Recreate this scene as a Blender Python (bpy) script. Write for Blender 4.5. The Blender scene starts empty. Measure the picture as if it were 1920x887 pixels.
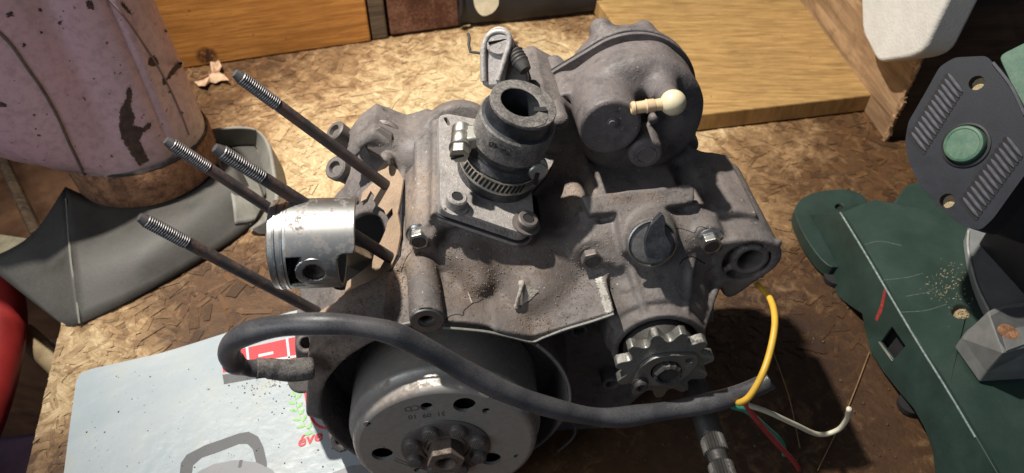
import bpy, bmesh, math, random
import numpy as np
from mathutils import Vector, Matrix
from mathutils.geometry import tessellate_polygon
random.seed(7); rng = np.random.default_rng(7)
S = 0.001                      # everything below is written in millimetres
sc = bpy.context.scene
col = sc.collection

# ------------------------------------------------------------------ camera
CAMZ = 480.0; FPX = 1400.0
cd = bpy.data.cameras.new('camera'); cam = bpy.data.objects.new('camera', cd); col.objects.link(cam)
cam.location = (0, 0, CAMZ*S); cam.rotation_euler = (math.radians(45), 0, 0)
cd.sensor_width = 36; cd.lens = 36*FPX/1920; cd.clip_start = 0.01; cd.clip_end = 50
cd.dof.use_dof = True; cd.dof.focus_distance = 0.43; cd.dof.aperture_fstop = 13
sc.camera = cam
# ------------------------------------------------------------------ light
w = bpy.data.worlds.new('World'); sc.world = w; w.use_nodes = True
bg = w.node_tree.nodes['Background']; bg.inputs[0].default_value = (0.62, 0.72, 0.9, 1); bg.inputs[1].default_value = 0.11
def lamp(name, kind, loc, target, energy, color, **kw):
    l = bpy.data.lights.new(name, kind); l.energy = energy; l.color = color
    for k, v in kw.items(): setattr(l, k, v)
    o = bpy.data.objects.new(name, l); col.objects.link(o)
    o.location = Vector(loc)*S
    d = (Vector(target)-Vector(loc)); o.rotation_euler = d.to_track_quat('-Z', 'Y').to_euler()
    return o
lamp('window_lamp', 'SPOT', (-390, 500, 1150), (20, 690, 0), 120, (1.0, 0.955, 0.87), shadow_soft_size=0.016, spot_size=math.radians(70), spot_blend=1.0)
lamp('room_fill', 'AREA', (-650, -250, 700), (0, 300, 100), 3.3, (0.86, 0.93, 1.0), shape='RECTANGLE', size=0.6, size_y=0.5)
sc.view_settings.view_transform = 'Standard'; sc.view_settings.look = 'None'
sc.view_settings.exposure = 0.0; sc.view_settings.gamma = 1.0

# ------------------------------------------------------------------ space helpers
R2 = 2**-.5
CAM = np.array([0, 0, CAMZ])
def ray(u, v):
    a = (u-960)/FPX; b = (443-v)/FPX
    return np.array([a, R2*(b+1), R2*(b-1)])
def camdir(x, y, z): 
    q = np.array([x, R2*(y+z), R2*(y-z)]); return q/np.linalg.norm(q)
def nrm(a): a = np.asarray(a, float); return a/np.linalg.norm(a)
AC = camdir(.07, -.65, -.757)          # engine crank axis, towards the viewer
AR = nrm(np.array([1., 0, 0])-AC*AC[0]); AU = np.cross(AR, AC); AU = AU if AU[2] > 0 else -AU
EO = CAM+430*ray(835, 800)              # centre of the flywheel face
M3 = np.array([AR, AU, AC])
def W(r, u, c): return EO+AR*r+AU*u+AC*c
def Q(u, v, c):                          # engine coordinates of a sight line at depth c along the crank
    d = ray(u, v); t = (c-(CAM-EO).dot(AC))/d.dot(AC); return M3 @ (CAM+t*d-EO)
def QW(u, v, c): return W(*Q(u, v, c))
def Z(u, v, z=0.0):
    d = ray(u, v); return CAM+d*((z-CAMZ)/d[2])
def D(u, v, d): return CAM+d*ray(u, v)
def onp(u, v, p0, n):
    d = ray(u, v); return CAM+d*((p0-CAM).dot(n)/d.dot(n))
def near(u, v, b, d):
    r = nrm(ray(u, v)); w_ = CAM-b; a = r.dot(d)
    t, s_ = np.linalg.solve(np.array([[1, -a], [a, -1]]), -np.array([r.dot(w_), d.dot(w_)])); return CAM+t*r
def frame(n, xh=(1, 0, 0)):
    n = nrm(n); x = np.asarray(xh, float); x = x-n*x.dot(n); x = nrm(x); return x, np.cross(n, x), n

# ------------------------------------------------------------------ object helpers
ORG = {}
def thing(name, label, cat, base, group=None, kind=None):
    o = bpy.data.objects.new(name, None); col.objects.link(o); o.empty_display_size = .02
    o.location = Vector(base)*S; ORG[o.name] = np.array(base, float)
    o['label'] = label; o['category'] = cat
    if group: o['group'] = group
    if kind: o['kind'] = kind
    return o
def finish(o, name, pts, parent, org=None):
    c = np.mean(pts, axis=0) if org is None else np.asarray(org, float)
    ORG[o.name] = c
    if parent is not None:
        o.parent = parent; o.location = Vector(c-ORG[parent.name])*S
    else: o.location = Vector(c)*S
    return c
def mesh_obj(name, V, Fc, mat, parent=None, smooth=35, bevel=0, bseg=2, org=None, sub=0, allsmooth=False):
    V = np.asarray(V, float)
    me = bpy.data.meshes.new(name); o = bpy.data.objects.new(name, me); col.objects.link(o)
    c = finish(o, name, V, parent, org)
    me.from_pydata(((V-c)*S).tolist(), [], [list(map(int, f)) for f in Fc]); me.validate(); 
    me.materials.append(mat)
    if allsmooth:
        me.polygons.foreach_set('use_smooth', [True]*len(me.polygons))
    elif smooth:
        me.polygons.foreach_set('use_smooth', [True]*len(me.polygons))
        me.set_sharp_from_angle(angle=math.radians(smooth))
    if bevel:
        m = o.modifiers.new('bevel', 'BEVEL'); m.width = bevel*S; m.segments = bseg; m.limit_method = 'ANGLE'; m.angle_limit = math.radians(32); m.harden_normals = False
    if sub:
        m = o.modifiers.new('sub', 'SUBSURF'); m.levels = sub; m.render_levels = sub
    return o
class MB:
    def __init__(s): s.v = []; s.f = []
    def add(s, V, Fc):
        n = len(s.v); s.v += [np.asarray(p, float) for p in V]; s.f += [[i+n for i in f] for f in Fc]; return s
    def box(s, c, ax, half):
        c = np.asarray(c, float); ax = [nrm(a) for a in ax]
        V = [c+ax[0]*half[0]*i+ax[1]*half[1]*j+ax[2]*half[2]*k for i in (-1, 1) for j in (-1, 1) for k in (-1, 1)]
        Fs = [(0, 1, 3, 2), (4, 6, 7, 5), (0, 4, 5, 1), (2, 3, 7, 6), (0, 2, 6, 4), (1, 5, 7, 3)]
        if np.dot(np.cross(ax[0], ax[1]), ax[2]) < 0: Fs = [f[::-1] for f in Fs]
        return s.add(V, Fs)
    def lathe(s, o, axis, prof, seg=32, xh=(1, 0.01, 0), close=False, rfun=None, cap=False):
        o = np.asarray(o, float); x, y, n = frame(axis, xh); V = []; m = len(prof)
        for i in range(seg):
            t = 2*math.pi*i/seg
            for (r, h) in prof:
                k = rfun(t, h) if rfun else 1
                V.append(o+(x*math.cos(t)+y*math.sin(t))*r*k+n*h)
        Fs = []
        for i in range(seg):
            j = (i+1) % seg
            for k in range(m-1 if not close else m):
                l = (k+1) % m
                Fs.append((i*m+k, j*m+k, j*m+l, i*m+l))
        if cap:
            if prof[0][0] > 1e-6: Fs.append([i*m for i in range(seg)][::-1])
            if prof[-1][0] > 1e-6: Fs.append([i*m+m-1 for i in range(seg)])
        return s.add(V, Fs)
    def tube(s, P, r, seg=14, caps=True):
        P = [np.asarray(p, float) for p in P]; n = len(P)
        rr = r if hasattr(r, '__len__') else [r]*n
        T = [nrm(P[min(i+1, n-1)]-P[max(i-1, 0)]) for i in range(n)]
        a = np.array([0, 0, 1.]) if abs(T[0][2]) < .8 else np.array([1., 0, 0])
        x = nrm(a-T[0]*a.dot(T[0])); V = []
        for i in range(n):
            x = nrm(x-T[i]*x.dot(T[i])); y = np.cross(T[i], x)
            for k in range(seg):
                t = 2*math.pi*k/seg; V.append(P[i]+(x*math.cos(t)+y*math.sin(t))*rr[i])
        Fs = [(i*seg+k, i*seg+(k+1) % seg, (i+1)*seg+(k+1) % seg, (i+1)*seg+k) for i in range(n-1) for k in range(seg)]
        if caps: Fs += [list(range(seg))[::-1], [(n-1)*seg+k for k in range(seg)]]
        return s.add(V, Fs)
    def prism(s, loop, n, th, holes=()):     # outline (world points) extruded by th along n, with holes
        n = nrm(n); loops = [[np.asarray(p, float) for p in loop]]+[[np.asarray(p, float) for p in h] for h in holes]
        def area(L): 
            a = np.zeros(3)
            for i in range(len(L)): a += np.cross(L[i]-L[0], L[(i+1) % len(L)]-L[0])
            return a.dot(n)
        loops = [L if (area(L) > 0) == (i == 0) else L[::-1] for i, L in enumerate(loops)]
        flat = [p for L in loops for p in L]
        N = len(flat); Fs = []
        if len(loops) == 1: Fs = [list(range(N)), [i+N for i in range(N)][::-1]]
        else:
            bm = bmesh.new(); bv = [bm.verts.new(tuple(p)) for p in flat]; ed = []; k = 0
            for L in loops:
                for i in range(len(L)): ed.append(bm.edges.new((bv[k+i], bv[k+(i+1) % len(L)])))
                k += len(L)
            bm.verts.index_update(); bmesh.ops.triangle_fill(bm, use_beauty=True, edges=ed, normal=Vector(n))
            for f in bm.faces:
                t = [v.index for v in f.verts]; a, b, c = [flat[i] for i in t[:3]]
                if np.cross(b-a, c-a).dot(n) < 0: t = t[::-1]
                Fs.append(tuple(t)); Fs.append(tuple(i+N for i in t[::-1]))
            bm.free()
        V = flat+[p-n*th for p in flat]; k = 0
        for L in loops:
            m = len(L)
            for i in range(m):
                j = (i+1) % m; Fs.append((k+i, k+i+N, k+j+N, k+j))
            k += m
        return s.add(V, Fs)
    def build(s, name, mat, parent=None, **kw): return mesh_obj(name, s.v, s.f, mat, parent, **kw)
def dup(o, delta, parent=None, rot=None):
    n = o.copy(); col.objects.link(n); par = parent or o.parent
    n.parent = par; ORG[n.name] = ORG[o.name]+np.asarray(delta, float)
    n.location = Vector(ORG[n.name]-(ORG[par.name] if par else 0))*S
    for ch in [c for c in bpy.data.objects if c.parent == o]:
        c = ch.copy(); col.objects.link(c); c.parent = n; ORG[c.name] = ORG[ch.name]+np.asarray(delta, float)
    return n
def spline(P, k=8):
    P = [np.asarray(p, float) for p in P]; out = []
    P = [2*P[0]-P[1]]+P+[2*P[-1]-P[-2]]
    for i in range(1, len(P)-2):
        a, b, c, d = P[i-1:i+3]
        for j in range(k):
            t = j/k; out.append(.5*((2*b)+(c-a)*t+(2*a-5*b+4*c-d)*t*t+(3*b-a-3*c+d)*t**3))
    out.append(P[-2]); return out
def circ(o, n, r, seg=24, xh=(1, .01, 0), ry=None, ph=0):
    x, y, _ = frame(n, xh); ry = r if ry is None else ry
    return [np.asarray(o)+x*r*math.cos(ph+2*math.pi*i/seg)+y*ry*math.sin(ph+2*math.pi*i/seg) for i in range(seg)]
def smooth_loop(P, k=5):
    P = [np.asarray(p, float) for p in P]; n = len(P); out = []
    for i in range(n):
        a, b, c, d = P[i-1], P[i], P[(i+1) % n], P[(i+2) % n]
        for j in range(k):
            t = j/k; out.append(.5*((2*b)+(c-a)*t+(2*a-5*b+4*c-d)*t*t+(3*b-a-3*c+d)*t**3))
    return out
def round_loop(P, r=3.0, k=4):          # polygon with filleted corners
    P = [np.asarray(p, float) for p in P]; n = len(P); out = []
    for i in range(n):
        a, b, c = P[i-1], P[i], P[(i+1) % n]; la = np.linalg.norm(a-b); lc = np.linalg.norm(c-b)
        q = min(r, la*.45, lc*.45); p0 = b+(a-b)/la*q; p1 = b+(c-b)/lc*q
        for j in range(k+1):
            t = j/k; out.append((1-t)**2*p0+2*t*(1-t)*b+t*t*p1)
    return out
from mathutils.bvhtree import BVHTree
def bvh(o):
    c = ORG[o.name]; return BVHTree.FromPolygons([tuple(c+np.array(v.co)/S) for v in o.data.vertices], [tuple(p.vertices) for p in o.data.polygons])
def hit(b, u, v, off=0.0):
    p, n, i, d = b.ray_cast(Vector(CAM), Vector(ray(u, v)))
    if p is None: return D(u, v, 420)
    n = np.array(n); n = n if n.dot(ray(u, v)) < 0 else -n
    return np.array(p)+n*off
def tube_hits(name, b, pts, r, mat, parent, off=.2, k=5, seg=6):
    P = [hit(b, u, v, off) for u, v in [tuple(x) for x in spline([(u, v) for u, v in pts], k)]]
    return MB().tube(P, r, seg).build(name, mat, parent, smooth=50)
def inpoly(x, y, P):
    c = False; j = len(P)-1
    for i in range(len(P)):
        if (P[i][1] > y) != (P[j][1] > y) and x < (P[j][0]-P[i][0])*(y-P[i][1])/(P[j][1]-P[i][1])+P[i][0]: c = not c
        j = i
    return c
def patch(name, b, pts, mat, parent, off=.3, st=2.0, closeto=True):   # thin skin of other material lying on a surface
    xs = [p[0] for p in pts]; ys = [p[1] for p in pts]; idx = {}; V = []; Fc = []
    def vid(i, j):
        if (i, j) not in idx: idx[(i, j)] = len(V); V.append(hit(b, min(xs)+i*st, min(ys)+j*st, off))
        return idx[(i, j)]
    for i in range(int((max(xs)-min(xs))/st)+1):
        for j in range(int((max(ys)-min(ys))/st)+1):
            if inpoly(min(xs)+(i+.5)*st+rng.uniform(-.7, .7)*st, min(ys)+(j+.5)*st+rng.uniform(-.7, .7)*st, pts): Fc.append((vid(i, j), vid(i, j+1), vid(i+1, j+1), vid(i+1, j)))
    return mesh_obj(name, V, Fc, mat, parent, smooth=60)
def text(name, s, p, xdir, n, size, mat, parent, depth=.25, bold=0.0, shear=0.0, align='CENTER'):
    cu = bpy.data.curves.new(name, 'FONT'); cu.body = s; cu.size = size; cu.extrude = depth; cu.align_x = align; cu.align_y = 'CENTER'; cu.offset = bold; cu.shear = shear; cu.resolution_u = 3
    t = bpy.data.objects.new('tmp', cu); col.objects.link(t); dg = bpy.context.evaluated_depsgraph_get()
    me = bpy.data.meshes.new_from_object(t.evaluated_get(dg)); bpy.data.objects.remove(t)
    x, y, z = frame(n, xdir)
    V = np.array([v.co[:] for v in me.vertices]); Fs = [tuple(f.vertices) for f in me.polygons]
    P = p+V[:, :1]*x+V[:, 1:2]*y+V[:, 2:]*z
    return mesh_obj(name, P, Fs, mat, parent, smooth=0)

# ------------------------------------------------------------------ materials
class NT:
    def __init__(s, name):
        s.m = bpy.data.materials.new(name); s.m.use_nodes = True; s.t = s.m.node_tree; s.n = s.t.nodes; s.b = s.n['Principled BSDF']
        s._c = None
    def new(s, ty, **kw):
        n = s.n.new(ty)
        for k, v in kw.items(): setattr(n, k, v)
        return n
    def put(s, sock, v):
        if hasattr(v, 'is_linked') or isinstance(v, bpy.types.NodeSocket): s.t.links.new(v, sock)
        elif isinstance(v, (tuple, list)): sock.default_value = tuple(v)+((1,) if len(v) == 3 and sock.type == 'RGBA' else ())
        else: sock.default_value = v
    def obj(s):
        if s._c is None: s._c = s.new('ShaderNodeTexCoord').outputs['Object']
        return s._c
    def pos(s): return s.new('ShaderNodeNewGeometry').outputs['Position']
    def noise(s, mm, det=4, rough=.6, vec=None, dist=0, stretch=None):
        n = s.new('ShaderNodeTexNoise'); v = vec or s.obj()
        if stretch:
            m = s.new('ShaderNodeMapping'); m.inputs['Scale'].default_value = stretch; s.put(m.inputs[0], v); v = m.outputs[0]
        s.put(n.inputs['Vector'], v); n.inputs['Scale'].default_value = 1000/mm; n.inputs['Detail'].default_value = det
        n.inputs['Roughness'].default_value = rough; n.inputs['Distortion'].default_value = dist
        return n.outputs['Fac']
    def voro(s, mm, feat='F1', vec=None, out='Distance', rnd=1):
        n = s.new('ShaderNodeTexVoronoi', feature=feat); s.put(n.inputs['Vector'], vec or s.obj()); n.inputs['Scale'].default_value = 1000/mm; n.inputs['Randomness'].default_value = rnd
        return n.outputs[out]
    def rng(s, v, a, b, c=0, d=1):
        n = s.new('ShaderNodeMapRange'); s.put(n.inputs[0], v); n.inputs[1].default_value = a; n.inputs[2].default_value = b; n.inputs[3].default_value = c; n.inputs[4].default_value = d
        return n.outputs[0]
    def math(s, op, a, b=0.0):
        n = s.new('ShaderNodeMath', operation=op); s.put(n.inputs[0], a); s.put(n.inputs[1], b); return n.outputs[0]
    def mix(s, f, a, b, mode='MIX'):
        n = s.new('ShaderNodeMix', data_type='RGBA', blend_type=mode); s.put(n.inputs[0], f); s.put(n.inputs[6], a); s.put(n.inputs[7], b); return n.outputs[2]
    def up(s):
        g = s.new('ShaderNodeNewGeometry'); x = s.new('ShaderNodeSeparateXYZ'); s.put(x.inputs[0], g.outputs['Normal']); return x.outputs[2]
    def xyz(s, v):
        x = s.new('ShaderNodeSeparateXYZ'); s.put(x.inputs[0], v); return x.outputs
    def blob(s, p, rad, soft=.5):      # 1 inside a ball about a place (mm) of the world, for stains with a place of their own
        d = s.new('ShaderNodeVectorMath', operation='DISTANCE'); s.put(d.inputs[0], s.pos()); d.inputs[1].default_value = tuple(np.asarray(p)*S)
        return s.rng(d.outputs['Value'], rad*S*(1-soft), rad*S*(1+soft), 1, 0)
    def bump(s, pairs):
        prev = None
        for h, mm in pairs:
            b = s.new('ShaderNodeBump'); s.put(b.inputs['Height'], h); b.inputs['Distance'].default_value = mm*S; b.inputs['Strength'].default_value = 1
            if prev is not None: s.t.links.new(prev, b.inputs['Normal'])
            prev = b.outputs[0]
        s.t.links.new(prev, s.b.inputs['Normal'])
    def done(s, color, rough=.6, metal=0.0, spec=.5, **kw):
        s.put(s.b.inputs['Base Color'], color); s.put(s.b.inputs['Roughness'], rough); s.put(s.b.inputs['Metallic'], metal)
        s.b.inputs['Specular IOR Level'].default_value = spec
        for k, v in kw.items(): s.put(s.b.inputs[k], v)
        return s.m

def cast_mat(name, base, dust, dustamt=.5, rough=.62, metal=.0, grime=.6, crust=()):
    m = NT(name); big = m.noise(22, 5, .65, vec=m.pos()); fine = m.noise(1.6, 4, .7); gr = m.noise(7, 6, .7, vec=m.pos())
    upf = m.rng(m.up(), -.1, .9)
    d = m.math('MULTIPLY', m.rng(m.math('ADD', m.math('MULTIPLY', big, .6), m.math('MULTIPLY', gr, .5)), .46, .72), upf)
    d = m.math('MULTIPLY', d, dustamt)
    c = m.mix(d, base, dust)
    mot = m.noise(3.2, 5, .75, dist=.5); c = m.mix(m.rng(mot, .50, .62, 0, .26), c, tuple(min(1, x*1.9) for x in base))
    mot2 = m.noise(13, 5, .7, vec=m.pos()); c = m.mix(m.rng(mot2, .53, .64, 0, .6), c, tuple(x*.42 for x in base))
    c = m.mix(m.rng(gr, .52, .74, 0, grime), c, tuple(x*.45 for x in base))
    c = m.mix(m.rng(fine, .35, .7, 0, .35), c, tuple(min(1, x*1.7) for x in base))
    for p_, r_, col_ in crust:
        c = m.mix(m.math('MULTIPLY', m.blob(p_, r_, .6), m.rng(m.math('ADD', m.math('MULTIPLY', gr, .5), m.math('MULTIPLY', mot, .5)), .36, .56, 0, .9)), c, col_)
    sp = m.noise(2.2, 2, .5); c = m.mix(m.rng(sp, .735, .76, 0, .8), c, (.55, .52, .47))
    pit = m.noise(3.1, 2, .5, dist=.4); c = m.mix(m.rng(pit, .24, .27, .85, 0), c, (.02, .017, .016))
    m.bump([(m.noise(4.5, 4, .6), .35), (m.noise(.9, 3, .7), .26), (m.rng(gr, .55, .7), .25)])
    return m.done(c, m.rng(gr, .3, .7, rough-.2, rough+.16), metal, spec=.45)
M = {}
TAN = (.33, .245, .185); BRN = (.12, .085, .065)
M['cast'] = cast_mat('cast', (.113, .100, .096), (.26, .205, .172), .6, crust=[(QW(690, 560, -50), 22, TAN), (QW(630, 660, -20), 24, TAN), (QW(755, 500, -55), 14, TAN), (QW(750, 360, -80), 20, TAN), (QW(880, 560, -36), 15, BRN), (QW(1000, 600, -25), 12, BRN), (QW(990, 480, -50), 24, BRN), (QW(1110, 530, -50), 9, BRN), (QW(1075, 340, -95), 12, TAN), (QW(850, 500, -55), 20, BRN)])
M['cover'] = cast_mat('cover', (.112, .097, .096), (.22, .18, .16), .5, rough=.6, grime=.3)
M['flange'] = cast_mat('flange', (.32, .295, .28), (.34, .29, .26), .4, rough=.5, metal=.25, grime=.25)
M['dirt'] = cast_mat('dirt', (.13, .095, .075), (.3, .21, .15), .9, rough=.95)

def metal_mat(name, col_, rough=.35, rust=(.12, .06, .035), rustamt=.3, mm=8, metal=1.0, fine=.05):
    m = NT(name); n = m.noise(mm, 6, .65); n2 = m.noise(mm*.22, 4, .7)
    f = m.rng(m.math('ADD', m.math('MULTIPLY', n, .6), m.math('MULTIPLY', n2, .4)), .62-.25*rustamt, .74-.22*rustamt)
    c = m.mix(f, m.mix(m.rng(n2, .3, .7, 0, .5), col_, tuple(x*.6 for x in col_)), rust)
    m.bump([(n2, fine)])
    return m.done(c, m.rng(m.math('ADD', f, m.math('MULTIPLY', n2, .3)), 0, 1, rough, .85), m.rng(f, 0, 1, metal, .1))
M['alu'] = metal_mat('alu', (.47, .465, .43), .42, (.26, .22, .19), .2, 16, metal=.6)
M['rim'] = metal_mat('rim', (.46, .43, .39), .33, (.27, .215, .18), .55, 18, metal=.45)
M['piston'] = metal_mat('piston', (.44, .43, .415), .38, (.22, .17, .145), .42, 12, metal=1.0, fine=.02)
M['steel'] = metal_mat('steel', (.45, .44, .41), .35, (.12, .08, .06), .25, 6)
M['zinc'] = metal_mat('zinc', (.62, .60, .54), .34, (.18, .12, .07), .18, 6)
M['chrome'] = metal_mat('chrome', (.8, .82, .82), .2, (.3, .28, .25), .08, 10, fine=.02)
M['bolt_dirty'] = metal_mat('bolt_dirty', (.20, .175, .16), .5, (.08, .055, .045), .45, 5, metal=.6)
M['stud'] = metal_mat('stud', (.10, .088, .09), .5, (.14, .075, .055), .5, 11, metal=.6, fine=.08)
M['thread'] = metal_mat('thread', (.2, .19, .19), .42, (.07, .05, .045), .35, 4, metal=.8)
M['sprocket'] = metal_mat('sprocket', (.33, .32, .29), .38, (.055, .045, .04), .5, 7, metal=.85)
M['dark_steel'] = metal_mat('dark_steel', (.09, .085, .08), .45, (.05, .04, .035), .5, 6, metal=.6)
M['rust_nut'] = metal_mat('rust_nut', (.22, .18, .15), .5, (.10, .06, .045), .6, 5, metal=.5)

def plain(name, c, rough=.6, var=.25, mm=12, bump=.06, bmm=1.5, metal=0.0, spec=.5, dust=None, dustamt=0):
    m = NT(name); n = m.noise(mm, 5, .65); f = m.noise(bmm, 3, .6)
    cc = m.mix(m.rng(n, .3, .7), tuple(x*(1-var) for x in c), tuple(min(1, x*(1+var)) for x in c))
    if dust: cc = m.mix(m.math('MULTIPLY', m.rng(m.math('ADD', m.math('MULTIPLY', n, .55), m.math('MULTIPLY', f, .45)), .45, .65), dustamt), cc, dust)
    m.bump([(f, bump), (n, bump*2)])
    return m.done(cc, m.rng(n, .3, .7, rough-.08, rough+.1), metal, spec)
M['rubber'] = plain('rubber', (.028, .028, .032), .5, .35, 14, .08, 1.2, dust=(.20, .17, .155), dustamt=.45)
M['rubber_clean'] = plain('rubber_clean', (.02, .022, .026), .42, .3, 10, .04, 1.2, dust=(.10, .10, .11), dustamt=.25)
M['rubber_dusty'] = plain('rubber_dusty', (.11, .10, .095), .7, .4, 8, .2, 1, dust=(.30, .27, .24), dustamt=.75)
M['hose'] = plain('hose', (.055, .055, .061), .38, .25, 40, .08, .7, dust=(.19, .17, .165), dustamt=.6)
M['gasket'] = plain('gasket', (.36, .255, .175), .9, .3, 9, .12, 1.2, dust=(.16, .105, .07), dustamt=.5)
M['gasket_dark'] = plain('gasket_dark', (.03, .03, .035), .6, .3, 6, .05)
M['hole'] = plain('hole', (.012, .011, .012), .8, .2, 6, .02)
M['inner_dark'] = cast_mat('inner_dark', (.05, .043, .042), (.09, .07, .06), .4, rough=.7)
M['cream'] = plain('cream', (.72, .62, .42), .42, .10, 7, .03, 1.0, dust=(.55, .42, .25), dustamt=.3)
M['cream_old'] = plain('cream_old', (.66, .47, .28), .45, .15, 7, .03)
M['wire_yellow'] = plain('wire_yellow', (.72, .42, .05), .4, .12, 12, .02)
M['wire_white'] = plain('wire_white', (.72, .66, .5), .45, .12, 12, .02)
M['wire_red'] = plain('wire_red', (.55, .06, .07), .4, .2, 12, .02)
M['wire_green'] = plain('wire_green', (.05, .38, .27), .4, .2, 12, .02)
M['green_cast'] = plain('green_cast', (.026, .05, .040), .5, .15, 60, .10, .9, dust=(.10, .13, .11), dustamt=.16)
M['green_side'] = plain('green_side', (.016, .036, .029), .55, .3, 30, .08, .9)
M['green_button'] = plain('green_button', (.05, .13, .085), .5, .25, 12, .04, 2, dust=(.22, .22, .14), dustamt=.35)
M['black_plastic'] = plain('black_plastic', (.012, .014, .02), .55, .3, 16, .06, .8, dust=(.05, .05, .065), dustamt=.22, spec=.3)
M['black_side'] = plain('black_side', (.02, .02, .022), .55, .3, 20, .05)
M['rib_grey'] = plain('rib_grey', (.085, .085, .10), .5, .25, 6, .04)
M['grey_cast'] = plain('grey_cast', (.17, .17, .165), .55, .2, 18, .06, 1.0, dust=(.3, .28, .24), dustamt=.2)
M['grey_paint'] = plain('grey_paint', (.24, .245, .245), .45, .12, 12, .05, 1)
M['sawdust'] = plain('sawdust', (.42, .32, .19), .95, .3, 2.5, .5, 1)
M['grey_sheet'] = plain('grey_sheet', (.075, .069, .06), .6, .4, 45, .10, 2, dust=(.05, .048, .045), dustamt=.6)
M['grey_sheet_pale'] = plain('grey_sheet_pale', (.24, .23, .20), .65, .3, 30, .10, 2, dust=(.12, .11, .09), dustamt=.4)
M['foam'] = plain('foam', (.62, .60, .56), .85, .08, 30, .5, 2.4)
M['black_bag'] = plain('black_bag', (.012, .012, .016), .45, .4, 40, .3, 6)
M['red_tube'] = plain('red_tube', (.33, .022, .02), .55, .3, 40, .04)
M['leaf'] = plain('leaf', (.46, .30, .19), .8, .4, 8, .2, 2)
M['page_red'] = plain('page_red', (.70, .045, .055), .5, .12, 20, .02)
M['page_grey'] = plain('page_grey', (.10, .10, .105), .5, .25, 14, .02)
M['page_lightgrey'] = plain('page_lightgrey', (.26, .26, .27), .5, .15, 14, .02)
M['page_green'] = plain('page_green', (.25, .55, .14), .5, .15, 5, .02)
M['page_white'] = plain('page_white', (.72, .75, .75), .5, .05, 20, .02)
M['dust_crumb'] = plain('dust_crumb', (.09, .07, .055), .9, .6, 3, .2)
M['lint'] = plain('lint', (.42, .37, .31), .9, .3, 3, .3)
M['wall_dark'] = plain('wall_dark', (.05, .02, .018), .7, .5, 60, .2, 5, dust=(.22, .16, .12), dustamt=.35)
M['cloth'] = plain('cloth', (.03, .012, .028), .8, .5, 80, .6, 12)

def wood_mat(name, c1, c2, grain=(1, 14, 14), mm=90, stains=.5, knot=None, rough=.55, vecrot=0.0):
    m = NT(name); mp = m.new('ShaderNodeMapping'); mp.inputs['Scale'].default_value = grain; mp.inputs['Rotation'].default_value = (0, 0, vecrot); m.put(mp.inputs[0], m.pos()); v = mp.outputs[0]
    g = m.noise(mm, 6, .6, vec=v, dist=.7); g2 = m.noise(mm*.25, 4, .6, vec=v)
    c = m.mix(m.rng(g, .36, .64), tuple(x*.85 for x in c1), tuple(min(1, x*1.1) for x in c2)); c = m.mix(m.rng(g2, .45, .75, 0, .45), c, tuple(x*.6 for x in c1))
    s_ = m.noise(70, 5, .7, vec=m.pos()); c = m.mix(m.rng(s_, .5, .78, 0, stains), c, tuple(x*.25 for x in c1))
    fl = m.noise(6, 2, .5, vec=m.pos()); c = m.mix(m.rng(fl, .74, .78, 0, .7), c, tuple(x*.12 for x in c1))
    if knot is not None: c = m.mix(m.math('MULTIPLY', m.blob(knot[0], knot[1], .25), m.rng(m.noise(9, 4, .7), .3, .5)), c, (.05, .018, .008))
    m.bump([(g2, .25)]); return m.done(c, rough)

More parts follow.
